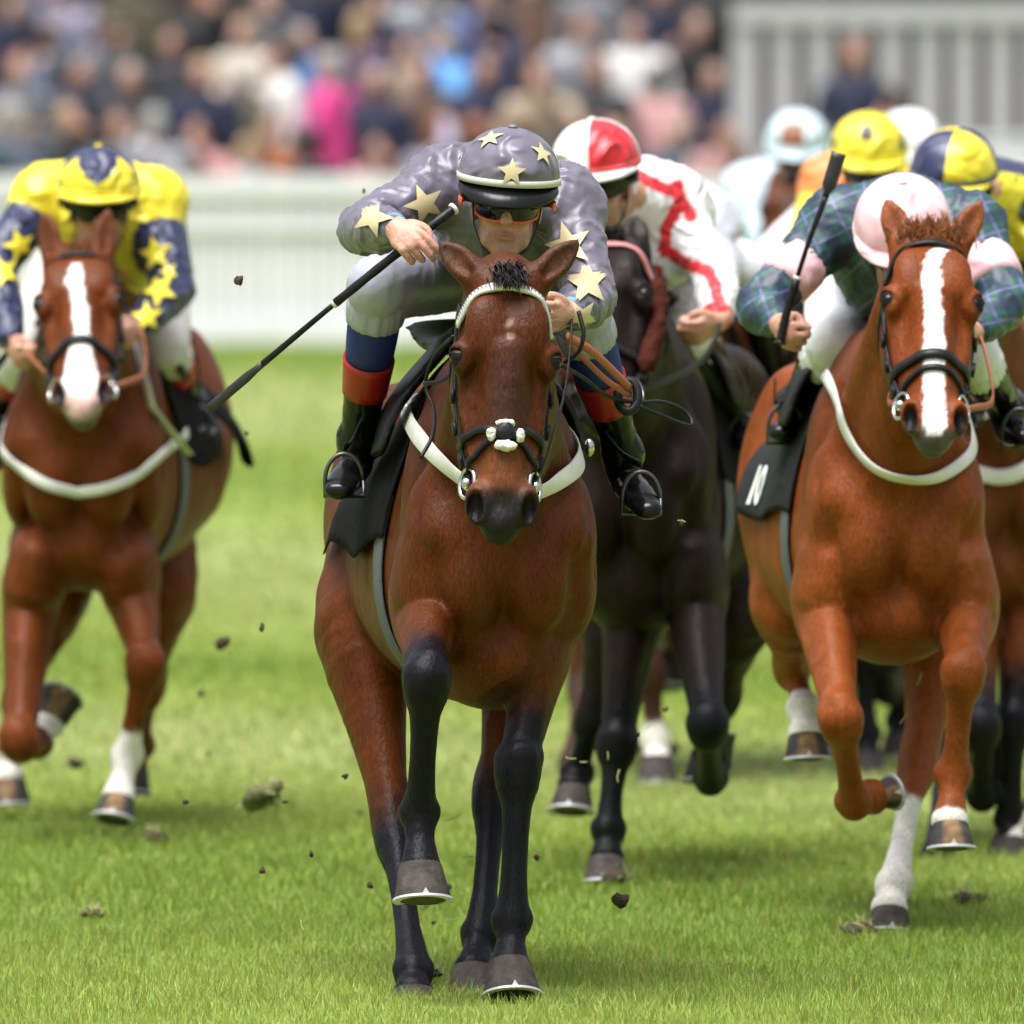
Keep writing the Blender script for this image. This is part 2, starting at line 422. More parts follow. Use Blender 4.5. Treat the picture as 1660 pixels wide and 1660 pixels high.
def build_grass():
    r = np.random.default_rng(11)
    Vs, Cs, N = [], [], 0
    bands = [(37.6, 43.5, 2.5, 6200, .036, .0026), (43.5, 52, 3.3, 2800, .034, .0040), (52, 72, 3.4, 800, .034, .008), (72, 96, 4.8, 190, .034, .016), (96, 127, 6.4, 70, .04, .028)]
    for y0, y1, hw, dens, hgt, wid in bands:
        n = int((y1 - y0) * 2 * hw * dens)
        B = np.stack([r.uniform(-hw, hw, n), r.uniform(y0, y1, n), np.full(n, -.02)], 1)
        g = vnoise(B, 5, 9) + .7 * vnoise(B, 13, 12)
        h = hgt * np.clip(.85 + .28 * g + r.normal(0, .25, n), .35, 1.9)
        az = r.uniform(0, 6.28, n); lean = r.uniform(.1, .75, n) * h
        d = np.stack([np.cos(az), np.sin(az), np.zeros(n)], 1)
        fa = r.uniform(0, 6.28, n); s = np.stack([np.cos(fa), np.sin(fa) * .5, np.zeros(n)], 1) * (wid * r.uniform(.6, 1.4, n))[:, None] * .5
        up = A(0, 0, 1)
        m = B + d * (lean * .3)[:, None] + up * (h * .6)[:, None]; tip = B + d * lean[:, None] + up * h[:, None]
        Vs.append(np.stack([B - s, B + s, m + s * .8, m - s * .8, tip], 1).reshape(-1, 3))
        c = r.normal(1, .16, (n, 1)) * np.ones((n, 3)); c[:, 0] *= r.normal(1.05, .12, n); 
        dry = r.random(n) < .025; c[dry] *= (1.7, 1.25, 2.2)
        Cs.append(np.repeat(np.clip(c, .4, 2.4), 5, 0)); N += n
    V = np.concatenate(Vs); C = np.concatenate(Cs); i = np.arange(N) * 5
    Q = np.stack([i, i + 1, i + 2, i + 3], 1); T = np.stack([i + 3, i + 2, i + 4], 1)
    me = bpy.data.meshes.new('grass')
    me.vertices.add(len(V)); me.vertices.foreach_set('co', V.ravel())
    lv = np.concatenate([Q.ravel(), T.ravel()]).astype(np.int32)
    me.loops.add(len(lv)); me.loops.foreach_set('vertex_index', lv)
    me.polygons.add(2 * N); me.polygons.foreach_set('loop_start', np.concatenate([np.arange(N) * 4, 4 * N + np.arange(N) * 3]).astype(np.int32))
    me.update(calc_edges=True)
    a = me.color_attributes.new('Col', 'FLOAT_COLOR', 'POINT'); cc = np.ones((len(V), 4), np.float32); cc[:, :3] = C; a.data.foreach_set('color', cc.ravel())
    me.materials.append(grass_mat('grass_blade', True))
    o = bpy.data.objects.new('grass', me); COL.objects.link(o)
    tag(o, 'short green mown grass of the racecourse turf', 'grass', kind='stuff')
build_ground(); build_grass()

# ------------------------------------------------------------------ horses
M_coat = mat('horse_coat', attr=True, rough=.40, bump=.30, bscale=120, var=.18, vscale=22, spec=.12, stretch=(1, 1, .4), fold=.5, fscale=7, fdist=.012, streak=.34)
M_hoofm = mat('hoof_horn', (.085, .072, .066), rough=.65, var=.25, vscale=40, bump=.25, bscale=60)
M_hooft = mat('hoof_horn_striped', attr=True, rough=.75, var=.45, vscale=30, bump=.5, bscale=50, spec=.25)
M_shoe = mat('shoe_alloy', (.50, .51, .53), rough=.5, metal=.3)
M_eye = mat('horse_eye', (.006, .0045, .004), rough=.10, spec=.25)
M_black_leather = mat('black_leather', (.010, .010, .011), rough=.42, bump=.15, bscale=120, spec=.25)
M_brown_rein = mat('rubber_rein', (.33, .10, .045), rough=.6, bump=.4, bscale=200)
M_white_strap = mat('white_webbing', (.70, .70, .66), rough=.6, bump=.2, bscale=200, var=.06, vscale=20)
M_steel = mat('steel', (.6, .6, .6), rough=.2, metal=1)
M_black_cloth = mat('black_cloth', (.007, .007, .008), rough=.85, bump=.3, bscale=200, spec=.12, fold=.6)
M_grey_web = mat('grey_girth', (.095, .105, .115), rough=.7, bump=.4, bscale=150)
M_fleece = mat('sheepskin', (.66, .65, .60), rough=.95, bump=.9, bscale=90)
M_white_print = mat('white_print', (.75, .75, .74), rough=.6)
def hair_mat(name, c): return mat(name, c, rough=.45, var=.3, vscale=30, spec=.4)

def hair_geo(roots, dirs, length, width, bend, r, n=5):
    G = Geo()
    for p, d in zip(roots, dirs):
        l = length * r.uniform(.7, 1.15); d = nrm(d + r.normal(0, .16, 3)); b = np.asarray(bend) * r.uniform(.6, 1.4) + r.normal(0, .12, 3)
        t = np.linspace(0, 1, n)[:, None]
        P = p + d * l * t + b * l * t * t
        G.add(*tube_geo(P, width * np.array([1, 1, .85, .6, .15])[:n], n=4))
    return G

FRONT = [(0, .085, .15), (.6, .09, .15), (1, .075, .115), (1.25, .066, .095), (1.6, .051, .066), (1.85, .047, .053), (2, .058, .056), (2.12, .053, .054), (2.28, .037, .041), (2.6, .032, .038), (2.85, .036, .043), (3, .046, .050), (3.14, .042, .045), (3.5, .034, .036), (4, .049, .048)]
HIND = [(0, .13, .22), (.5, .135, .20), (1, .115, .15), (1.4, .080, .10), (1.75, .052, .072), (2, .052, .068), (2.12, .048, .062), (2.3, .034, .045), (2.7, .031, .037), (3, .045, .050), (3.15, .041, .043), (3.5, .034, .036), (4, .049, .048)]
TORSO = [(.04, 1.19, 1.02, .07), (.0, 1.30, .91, .140), (-.12, 1.42, .80, .185), (-.30, 1.50, .71, .218), (-.50, 1.53, .68, .250), (-.75, 1.47, .69, .285), (-1.0, 1.41, .73, .292), (-1.2, 1.40, .80, .278), (-1.4, 1.41, .86, .270), (-1.58, 1.35, .92, .235), (-1.70, 1.25, .98, .15)]

class Horse:
    def __init__(h, name, label, cx, Y0, yaw, S):
        h.S = S; h.Y0 = Y0
        h.O = A((cx - 830) * Y0 / FPX, Y0, 0)
        a = math.radians(yaw); h.R = np.array([[math.cos(a), -math.sin(a), 0], [math.sin(a), math.cos(a), 0], [0, 0, 1]])
        h.root = empty(name, h.O, label, 'horse', 'racehorses galloping up the course')
        h.vox = S.get('vox', .011); h.dz = S.get('dz', 0.)
        h.build()
    def W(h, P): return np.asarray(P, float) @ h.R.T + h.O
    def Lc(h, P): return (np.asarray(P, float) - h.O) @ h.R
    def p(h, x, f, z): return A(x, -f, z + h.dz)
    def J(h, px, py, f): return h.Lc(at(px, py, h.Y0 - f))
    def H(h, x, t, n): return h.hO + h.hX * x + h.hT * t + h.hN * n
    def pxcast(h, pts, off=0., f0=1.6, L=3.2):
        """points seen at given pixels on the horse (local), with normals"""
        a = np.array([h.Lc(at(x, y, h.Y0 - f0)) for x, y in pts]); b = np.array([h.Lc(at(x, y, h.Y0 + 2)) for x, y in pts])
        d = b - a; d /= np.linalg.norm(d, axis=1)[:, None]
        return h.F.cast(a, d, L, off, n=400)
    def part(h, name, V, F, m, parent=None, **k): return mk(name, h.W(V), F, m, parent or h.root, **k)

    def build(h):
        S = h.S; J = h.J
        poll = J(*S['poll']); muz = J(*S['muzzle'])
        legs = {k: [J(*q) for q in v] for k, v in S['legs'].items()}
        h.legs = legs
        # head frame
        h.hO = poll; h.hT = nrm(muz - poll); h.hL = np.linalg.norm(muz - poll)
        yw, rl = math.radians(S.get('hyaw', 0)), math.radians(S.get('hroll', 0))
        X = A(math.cos(yw) * math.cos(rl), math.sin(yw), math.sin(rl)); X = nrm(X - h.hT * (X @ h.hT)); h.hX = X; h.hN = np.cross(h.hT, X)
        allp = np.array([q for l in legs.values() for q in l] + [poll, muz])
        lo = np.minimum(allp.min(0) - .12, (-.42, -.2, .5)); hi = np.maximum(allp.max(0) + .12, (.42, 1.85, 1.66 + h.dz)); lo[2] = max(lo[2], -.08)
        hi[2] = max(hi[2], poll[2] + .28); lo[1] = min(lo[1], muz[1] - .15)
        F = h.F = Field(lo, hi, h.vox)
        p = h.p
        # trunk
        wd = S.get('wid', .95); T = [(f, a, b, w_ * wd) for f, a, b, w_ in TORSO]
        F.loft([p(0, f, (a + b) / 2) for f, a, b, w_ in T], [(w_, (a - b) / 2) for f, a, b, w_ in T], k=.0, m=3, egg=S.get('egg', .30) * -1)
        for s in (-1, 1):
            F.ell(p(s * .128, -.20, 1.15), (.090, .15, .25), k=.04)              # shoulder blade
            F.ell(p(s * .165, -.03, 1.08), (.068, .11, .15), k=.022)             # point of shoulder
            F.ell(p(s * .080, .055, .985), (.082, .092, .130), k=.014)           # pectorals
            F.ell(p(s * .185, -.10, .98), (.055, .13, .13), k=.025)              # upper arm
            F.ell(p(s * .15, -1.36, 1.10), (.135, .27, .29), k=.07)              # haunch
            F.ell(p(s * .21, -1.10, 1.02), (.085, .20, .17), k=.06)              # flank
            F.ell(p(s * .09, -1.30, 1.34), (.11, .22, .09), k=.06)               # croup
        F.ell(p(0, -.12, .80), (.17, .20, .13), k=.06)                           # breast bone
        for s in (-1, 1):
            F.loft([p(s * .215, .03, 1.20), p(s * .19, .08, 1.05), p(s * .165, .09, .93)], [.010, .012, .008], k=.035, m=3, sub=True)
        for s in (-1, 1):                                                        # muscle relief of breast and shoulder
            F.loft([p(s * .235, -.10, 1.32), p(s * .25, -.06, 1.15), p(s * .235, -.02, 1.0)], [.006, .010, .008], k=.035, m=3, sub=True)
            F.loft([p(s * .10, .02, 1.20), p(s * .13, .06, 1.10)], [.05, .055], k=.06, m=1)
        # neck
        q = np.linspace(0, 1, 5)
        b0 = p(0, -.30, 1.27); b1 = p(0, -.02, 1.31); pe = h.H(0, .03, -.07)
        mid = (b1 + pe) / 2 + A(0, .02, .02)
        F.loft([b0, b1, mid, pe * .75 + mid * .25, pe], [(.170, .28), (.135, .25), (.100, .195), (.086, .15), (.078, .11)], k=.045, m=4)
        for s in (-1, 1):                                                        # neck muscle strap
            F.loft([p(s * .13, -.02, 1.20), (b1 + mid) / 2 + A(s * .09, 0, -.03), mid * .3 + pe * .7 + A(s * .06, 0, 0)], [.05, .045, .03], k=.06)
        # legs
        for kx, l in legs.items():
            prof = FRONT if kx[0] == 'F' else HIND
            lt = S.get('leg', 1.0)
            P = [l[min(int(s_), 3)] + (l[min(int(s_), 3) + 1] - l[min(int(s_), 3)]) * (s_ - min(int(s_), 3)) for s_, a, b in prof]
            F.loft(P, [(a * lt, b * lt) for s_, a, b in prof], k=.026, m=2)
            T34 = nrm(l[3] - l[2]); back = nrm(A(0, 1, 0) - T34 * T34[1])
            F.ell(l[3] + back * .028 + T34 * .012, (.034, .026, .034), k=.03)    # ergot and sesamoids
            F.loft([l[2] + T34 * .09 + back * .026, l[3] + back * .026 - T34 * .05], [.013, .014], k=.02, m=1)   # flexor tendon
            lat = A(1, 0, 0)
            for sd in (-1, 1):                                                   # hollow between bone and tendon, fetlock joint
                F.loft([l[2] + T34 * .12 + back * .012 + lat * sd * .036, l[3] - T34 * .07 + back * .014 + lat * sd * .036], [.007, .008], k=.014, m=1, sub=True)
                F.ell(l[3] + lat * sd * .034 - T34 * .005, (.014, .02, .02), k=.016)
            if kx[0] == 'F':
                T12 = nrm(l[2] - l[1]); Lf = np.linalg.norm(l[2] - l[1]); fr = nrm(A(0, -1, 0) + T12 * T12[1])
                F.loft([l[1] + fr * .055, l[1] + T12 * Lf * .35 + fr * .055, l[1] + T12 * Lf * .75 + fr * .028], [.038, .033, .020], k=.016, m=3)      # extensor of the forearm
                for sd in (-1, 1):
                    F.loft([l[1] + lat * sd * .044 + T12 * .02, l[1] + T12 * Lf * .4 + lat * sd * .038, l[1] + T12 * Lf * .8 + lat * sd * .028], [.030, .026, .016], k=.016, m=3)
                    F.ell(l[2] + lat * sd * .034 - T12 * .018, (.022, .03, .022), k=.016); F.ell(l[2] + lat * sd * .026 + T34 * .03, (.018, .026, .018), k=.014)
                F.ell(l[2] + fr * .040 - T12 * .005, (.032, .018, .030), k=.018)
                F.ell(l[2] + back * .035, (.035, .028, .035), k=.035)
                F.ell(l[1] + A(0, .06, .02), (.06, .09, .10), k=.06)             # elbow muscle
            else:
                T12 = nrm(l[2] - l[1]); hb = nrm(A(0, 1, 0) - T12 * T12[1])
                F.ell(l[2] + hb * .05 - T34 * .03, (.03, .035, .055), k=.05)     # point of hock
        # head
        HL = h.hL / .645
        sec = [(0, .02, -.14, .080), (.06, .045, -.19, .098), (.14, .058, -.23, .106), (.22, .052, -.25, .103), (.30, .040, -.235, .104), (.38, .030, -.19, .092), (.46, .023, -.145, .074), (.53, .020, -.115, .064), (.59, .010, -.098, .050), (.612, -.015, -.085, .032)]
        F.loft([h.H(0, t * HL, (a + b) / 2) for t, a, b, w_ in sec], [(w_, (a - b) / 2) for t, a, b, w_ in sec], u=h.hX, k=.04, m=3)
        Rh = np.stack([h.hX, h.hT, h.hN], 1)
        E = lambda x, t, n, r, k=.02, sub=False: F.ell(h.H(x, t * HL, n), r, Rh, k, sub)
        for s in (-1, 1):
            E(s * .072, .225, -.15, (.042, .105, .085), .03)        # cheek
            E(s * .098, .205, .004, (.030, .050, .034), .022)       # orbit
            E(s * .055, .13, .035, (.045, .07, .03), .03)           # temple
            F.loft([h.H(s * .088, .25 * HL, -.03), h.H(s * .072, .36 * HL, -.05)], [.016, .012], k=.03, m=1)   # facial crest
            E(s * .098, .145, -.015, (.012, .028, .022), .02, True) # hollow above the eye
            E(s * .078, .32, .015, (.012, .07, .02), .03, True)     # hollow in front of the crest
            E(s * .056, .56, -.004, (.032, .054, .036), .02)        # nostril wing
            E(s * .066, .580, .020, (.021, .040, .031), .008, True) # nostril
        E(0, .602, -.028, (.040, .034, .042), .02)                   # upper lip
        E(0, .598, -.078, (.029, .030, .024), .015)                 # chin
        E(0, .632, -.060, (.06, .010, .005), .006, True)            # mouth slit
        F.loft([h.H(0, .2 * HL, .035), h.H(0, .52 * HL, .006)], [(.040, .03), (.034, .022)], u=h.hX, k=.025, m=1)   # nasal bone
        # ears
        for s, tipv in zip((-1, 1), S['ears']):
            b = h.H(s * .068, .0, -.015); tip = J(*tipv); ax = nrm(tip - b); Le = np.linalg.norm(tip - b)
            fr = h.hN * .8 + A(s * .35, 0, 0) ; fr = nrm(fr - ax * (fr @ ax)); sd_ = np.cross(ax, fr)
            F.loft([b - ax * .03, b + ax * Le * .3, b + ax * Le * .6, b + ax * Le * .85, tip], [(.038, .032), (.036, .026), (.034, .022), (.019, .013), (.005, .004)], u=sd_, k=.03, m=3)
            F.loft([b + ax * Le * .22 + fr * .026, b + ax * Le * .5 + fr * .022, b + ax * Le * .82 + fr * .012], [(.014, .014), (.022, .014), (.008, .006)], u=sd_, k=.008, m=3, sub=True)
            h.S.setdefault('_ear', []).append((b, tip, fr))
        h.eyes = []
        for s in (-1, 1):
            c = h.H(s * .110, .208 * HL, .012); eo = nrm(h.hX * s * .76 + h.hN * .62 - h.hT * .05); e2 = nrm(np.cross(eo, h.hT)); e1 = np.cross(e2, eo)
            ps = F.cast(np.array([c + eo * .1]), -eo, .2, 0.)[0][0]; h.eyes.append((ps, eo))
            Re = np.stack([e2, e1, eo], 1)
            ut = -e1 * np.sign(e1 @ h.hT)
            F.loft([ps + ut * .012 + e2 * .020 - eo * .010, ps + ut * .023 - eo * .002, ps + ut * .012 - e2 * .020 - eo * .010], [.007, .009, .007], k=.016, m=3)      # brow ridge
            F.ell(ps - eo * .002, (.0185, .0195, .014), Re, .005, True)
            if S.get('veins'):
                F.loft([h.H(s * .100, .27 * HL, -.05), h.H(s * .094, .34 * HL, -.03), h.H(s * .076, .42 * HL, -.03), h.H(s * .066, .47 * HL, -.02)], [.005, .006, .006, .004], k=.012, m=3)
        V, Fc = F.mesh(2)
        N = vnormals(V, Fc)
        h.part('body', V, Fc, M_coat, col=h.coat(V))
        for ps, eo in h.eyes:
            e = h.part('eye', *uv(ps - eo * .0180, .0225, 18, 12), M_eye)
            e2 = nrm(np.cross(eo, h.hT)); ut = -h.hT + eo * (h.hT @ eo); ut = nrm(ut)
            V, Fq = uv((0, 0, 0), .0243, 26, 18); V = np.array(V)
            for lo_, hi_ in ((.22, 2), (-2, -.52)):
                fs = [f for f in Fq if lo_ < (V[list(f)].mean(0) / .0243) @ ut + .10 * ((V[list(f)].mean(0) / .0243) @ e2) ** 2 < hi_]
                us = sorted({i for f in fs for i in f}); ix = {v: i for i, v in enumerate(us)}
                h.part('eyelid', V[us] + ps - eo * .0180, [tuple(ix[i] for i in f) for f in fs], mat('eyelid_skin', (.020, .012, .009), rough=.5, spec=.2), e)
        # hooves
        for kx, l in legs.items(): h.hoof(kx, l)
        # mane, forelock, tail
        r = np.random.default_rng(5)
        hm = hair_mat('hair_' + S['hairname'], S['hair'])
        crest = cat([h.H(0, -.03, -.06), pe * .6 + mid * .4 + A(0, .05, .15), b1 + A(0, .12, .2), p(0, -.42, 1.50)], 22)
        o = crest + A(0, -.0, .35); cp, cn, _ = F.cast(o, A(0, 0, -1), .7, .0)
        pick = r.integers(34, len(cp), 200); side = S.get('maneside', 1)
        h.part('mane', *(lambda g: (g.V(), g.f))(hair_geo(cp[pick] + r.normal(0, .008, (200, 3)), [A(side * .5, .5, .4)] * 200, .10, .004, (side * .5, .2, -.75), r)), hm)
        nf, fl, fd, fb, fs = S.get('forelock', (60, .09, (0, -.4, .8), (.1, -.5, -.9), .02)); nf *= 4
        rt = np.array([h.H(r.normal(0, fs), r.uniform(-.02, .02), .02 + r.uniform(-.02, .01)) for _ in range(nf)])
        h.part('forelock', *(lambda g: (g.V(), g.f))(hair_geo(rt, [np.asarray(fd, float)] * nf, fl, .0022, fb, r)), hm)
        tl = cat([p(0, -1.66, 1.36), p(0, -1.85, 1.33), p(0.02, -2.05, 1.12), p(.03, -2.15, .85)], 5)
        h.part('tail', *tube_geo(tl, np.interp(np.arange(len(tl)), [0, 3, 9, len(tl) - 1], [.03, .04, .075, .02]), n=9, flat=.6), hm)

    def hoof(h, kx, l):
        S = h.S; C = l[4] if len(l) > 4 else l[3]; C = l[4]
        ax = nrm(l[4] - l[3])
        hd = S.get('hoofdir', {}).get(kx)
        ax = nrm(np.asarray(hd, float)) if hd is not None else nrm(ax * .35 + A(0, -.12, -1))
        # ax: coronet to ground; toe direction
        toe = nrm(A(0, -1, 0) - ax * (A(0, -1, 0) @ ax)); sd_ = np.cross(ax, toe)
        q_ = S.get('hoofs', .9) * S.get('hoofk', {}).get(kx, 1); Lh = .088 * q_; n = 20; th = np.arange(n) / n * 2 * np.pi; V = []; cols = []
        strp = S.get('stripe', {}).get(kx)
        for i, (q, ra, rb, sh) in enumerate(((-.12, .046, .046, 0), (.0, .051, .052, 0), (.1, .053, .055, .004), (.5, .060, .063, .018), (.92, .068, .072, .034), (1, .0675, .0715, .034), (1.0, .050, .055, .03))):
            c = C + ax * Lh * q + toe * sh * q_; ra *= q_; rb *= q_
            for a in th:
                ct = math.cos(a); rr = rb if ct > 0 else rb * .85
                V.append(c + toe * ct * rr + sd_ * math.sin(a) * ra)
                v = A(.052, .043, .039) if strp is None else np.where(abs(math.sin(a)) < .45 and ct > 0, A(.20, .12, .06), A(.045, .042, .042))
                cols.append(v)
        m = 7; F = [(i * n + j, i * n + (j + 1) % n, (i + 1) * n + (j + 1) % n, (i + 1) * n + j) for i in range(m - 1) for j in range(n)]
        F += [tuple(range((m - 1) * n, m * n))]
        o = h.part('hoof', V, F, M_hooft, col=np.array(cols))
        # alloy shoe round the rim with a toe clip
        G = Geo(); a = np.linspace(-2.3, 2.3, 25); c = C + ax * Lh * 1.03 + toe * .035 * q_
        P = np.array([c + toe * math.cos(q) * (.068 if math.cos(q) > 0 else .058) * q_ + sd_ * math.sin(q) * .064 * q_ for q in a])
        V_, F_ = ribbon_geo(P, np.tile(-ax, (25, 1)), .019, .006); G.add(V_, F_)
        tb = c + toe * .071 * q_ - ax * .004
        G.add([tb - sd_ * .010, tb + sd_ * .010, tb - ax * .017, tb - sd_ * .010 - toe * .006, tb + sd_ * .010 - toe * .006, tb - ax * .017 - toe * .009], [(0, 1, 2), (5, 4, 3), (0, 2, 5, 3), (1, 4, 5, 2), (0, 3, 4, 1)])
        h.part('shoe', G.V(), G.f, M_shoe, o, smooth=False)

    def coat(h, V):
        S = h.S; n = len(V)
        base = np.asarray(S['coat'], float); C = np.tile(base, (n, 1))
        nz = vnoise(V, 22, 1); nz2 = vnoise(V, 150, 2); fine = nz * .5 + nz2 * .5
        def mix(m, c):
            nonlocal C
            C = C * (1 - m[:, None]) + np.asarray(c, float) * m[:, None]
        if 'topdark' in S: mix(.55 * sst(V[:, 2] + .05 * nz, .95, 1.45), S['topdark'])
        mix(np.clip(.35 * nz, 0, .35), base * 1.25)
        hl = np.minimum(polydist(V, h.legs['HL'])[0], polydist(V, h.legs['HR'])[0])
        if 'belly' in S: mix(sst(hl, .15, .22) * sst(V[:, 2], 1.0, .85) * sst(V[:, 1], .35, .6) * sst(V[:, 1], 1.12, .98) * (V[:, 2] > .55), S['belly'])
        # legs
        for kx, l in h.legs.items():
            d, s = polydist(V, l)
            w_ = (d < .13) & (s > 1.02)
            if 'points' in S:
                b0, b1 = (1.45, 1.85) if kx[0] == 'F' else (1.75, 2.1)
                mix(np.where(w_, sst(s + .10 * fine, b0, b1), 0), S['points'])
            sk = S.get('socks', {}).get(kx)
            if sk is not None: mix(np.where(w_ & (d < .1), sst(s + .06 * fine, sk - .04, sk + .04), 0), (.72, .69, .64))
        # head
        q = V - h.hO; x, t, nn = q @ h.hX, q @ h.hT, q @ h.hN; HL = h.hL / .645; t = t / HL
        hd = (t > -.12) & (t < .7) & (np.abs(x) < .16) & (nn > -.26) & (nn < .2)
        if 'muzzle_col' in S:
            mix(np.where(hd, sst(t + .03 * fine, S.get('mz0', .49), S.get('mz1', .545)), 0), S['muzzle_col'])
        if 'face_dark' in S:
            mix(np.where(hd, .8 * sst(np.abs(x), .06, .02) * sst(t, .1, .25) * sst(t, .47, .40) * (nn > -.05), 0), S['face_dark'])
        if 'face_light' in S:
            mix(np.where(hd, .8 * sst(t, .36, .46) * sst(t, .56, .50), 0), S['face_light'])
        if 'blaze' in S:
            B = np.array(S['blaze']); xc = np.interp(t, B[:, 0], B[:, 1]); hw = np.interp(t, B[:, 0], B[:, 2])
            mix(np.where(hd & (nn > -.06), sst(np.abs(x - xc) + .004 * nz2, hw + .003, hw - .003) * ((t > B[0, 0]) & (t < B[-1, 0])), 0), (.74, .72, .70))
        if 'snip' in S: mix(np.where(hd, sst(t, *S['snip']) * sst(np.abs(x), .065, .045), 0), (.55, .36, .33))
        if 'lip' in S: mix(np.where(hd, sst(t + .01 * fine, .575, .60) * sst(nn, -.02, -.05), 0), S['lip'])
        for (sx, st_, rr) in S.get('spots', []):
            mix(np.where(hd & (nn > -.02), .4 * sst(np.hypot(x - sx, t - st_) + .006 * nz2, rr + .004, rr - .005), 0), (.45, .36, .3))
        for s in (-1, 1):                                     # near-black inside the nostrils and round the eyes
            mix(np.where(hd, .93 * sst(np.sqrt((np.abs(x) - .064) ** 2 + ((t - .580) * .55) ** 2 + (nn - .006) ** 2), .025, .017), 0), (.010, .007, .007))
            mix(np.where(hd, .85 * sst(np.sqrt((x - s * .115) ** 2 + (t - .208) ** 2 + (nn - .008) ** 2), .040, .026), 0), (.015, .011, .010))
        for b, tip, fr in S['_ear']:
            d, s = polydist(V, [b, tip]); rel = (V - b) @ fr
            ear = (d < .045) & (s > .05)
            mix(np.where(ear, .85 * sst(s, .35, .95), 0), S.get('eartip', S['coat']))
            mix(np.where(ear & (rel > -.004), .45 * sst(s, .15, .4), 0), np.asarray(S['coat']) * .9 + .03)
        return np.clip(C, .004, .9)

    # ---------------------------------------------------------------- tack
    def ring(h, t, th, r0=.30, tilt=0., off=.003, nc=-.06):
        HL = h.hL / .645
        th = np.asarray(th, float); tt = np.broadcast_to(np.asarray(t, float), th.shape)
        c = np.array([h.H(0, a * HL, nc) for a in tt])
        D = np.cos(th)[:, None] * h.hX + np.sin(th)[:, None] * h.hN
        P, N, hit = h.F.cast(c + D * r0, -D, r0, off)
        return P, N
    def sidepath(h, s, pts, off=.004, m=6):
        q = cat(np.array(pts), m); HL = h.hL / .645
        O = np.array([h.H(s * .32, t * HL, n) for t, n in q])
        P, N, hit = h.F.cast(O, -s * h.hX, .32, off); return P, N
    def bridle(h, brow='white', nose='plain', cheek_m=None):
        lm = cheek_m or M_black_leather
        G = Geo(); HL = h.hL / .645
        for s in (-1, 1):
            P, N = h.sidepath(s, [(.05, -.06), (.18, -.075), (.32, -.07), (.44, -.06), (.50, -.055)])
            G.add(*ribbon_geo(P, N, .018, .006))
            P2, N2 = h.sidepath(s, [(.06, -.07), (.14, -.16), (.26, -.25)]); G.add(*ribbon_geo(P2, N2, .015, .005))
            for t in (.26, .34, .42):                                   # buckles
                pp, n_ = h.sidepath(s, [(t, -.07), (t + .03, -.066)], off=.009, m=1); G.add(*ribbon_geo(pp, n_, .026, .008))
        b = h.part('bridle', G.V(), G.f, lm)
        th = np.linspace(math.radians(-5), math.radians(185), 45)
        t = .035 + .075 * (1 - np.sin(th)) ** 1.0
        P, N = h.ring(t, th, off=.005)
        P = cat(P[::3], 3); N = h.F.grad(P)
        if brow == 'white':
            h.part('browband', *ribbon_geo(P, N, .024, .007), M_white_strap, b)
            G = Geo(); k = 40
            L = np.linspace(2, len(P) - 3, k)
            for q in L:
                i = int(q); fr = q - i; c = P[i] * (1 - fr) + P[i + 1] * fr; nn = N[i]; tg = nrm(P[i + 1] - P[i]); sdv = np.cross(tg, nn)
                if sdv @ h.hT > 0: sdv = -sdv
                c = c + nn * .0095
                G.add([c + sdv * .0095 - tg * .0034, c + sdv * .0095 + tg * .0034, c - sdv * .008], [(0, 1, 2)])
            h.part('browband_inlay', G.V(), G.f, mat('brow_grey', (.12, .12, .13), rough=.4), b, smooth=False)
        elif brow is not None:
            h.part('browband', *ribbon_geo(P, N, .020, .006), brow, b)
        th = np.linspace(0, 2 * np.pi, 49)[:-1]
        if nose == 'plain' or nose == 'double':
            P, N = h.ring(.395 + .02 * np.sin(th) * 0, th, off=.004); h.part('noseband', *ribbon_geo(P, N, .026, .008, closed=True), lm, b)
            if nose == 'double':
                P, N = h.ring(.465 - .03 * np.sin(th), th, off=.004); h.part('flash_strap', *ribbon_geo(P, N, .016, .006, closed=True), lm, b)
        elif nose == 'grackle':
            pc = h.ring(.400, [math.pi / 2], off=.01)[0][0]
            for tt, nm in ((.365, 'upper_strap'), (.475, 'lower_strap')):
                th = np.linspace(math.radians(-15), math.radians(195), 41)
                t = .400 + (tt - .400) * np.clip(1 - np.sin(th), 0, 1) ** .55
                if nm == 'upper_strap': t = .40 - .028 * (np.sin(th) ** 2 - np.sin(th) ** 6) * 1.6
                P, N = h.ring(t, th, off=.004); P = cat(P[::2], 2); N = h.F.grad(P)
                h.part('noseband', *ribbon_geo(P, N, .021 if tt < .4 else .014, .008), lm, b)
            c = h.ring(.400, [math.pi / 2], off=.0)[0][0]; r = np.random.default_rng(3)
            f = Field(c - .06, c + .06, .0035)
            Rh = np.stack([h.hX, h.hT, h.hN], 1)
            for dx, dt, rx, rt in ((-.034, .006, .011, .017), (.034, .006, .011, .017), (0, -.022, .024, .009), (0, .032, .027, .014)):
                f.ell(c + h.hX * dx + h.hT * dt + h.hN * .008, (rx, rt, .014), Rh, .01)
            V, Fq = f.mesh(1); Nn = vnormals(V, Fq); V = V + Nn * (.0022 * vnoise(V, 420, 8))[:, None]
            h.part('sheepskin_pad', V, Fq, M_fleece, b)
            f = Field(c - .05, c + .05, .003); f.ell(c + h.hN * .014, (.024, .019, .010), Rh, .01); f.ell(c + h.hN * .013 - h.hT * .012, (.012, .016, .010), Rh, .01); V, Fq = f.mesh(1)
            h.part('leather_rosette', V, Fq, lm, b)
        # bit rings
        h.bit = []
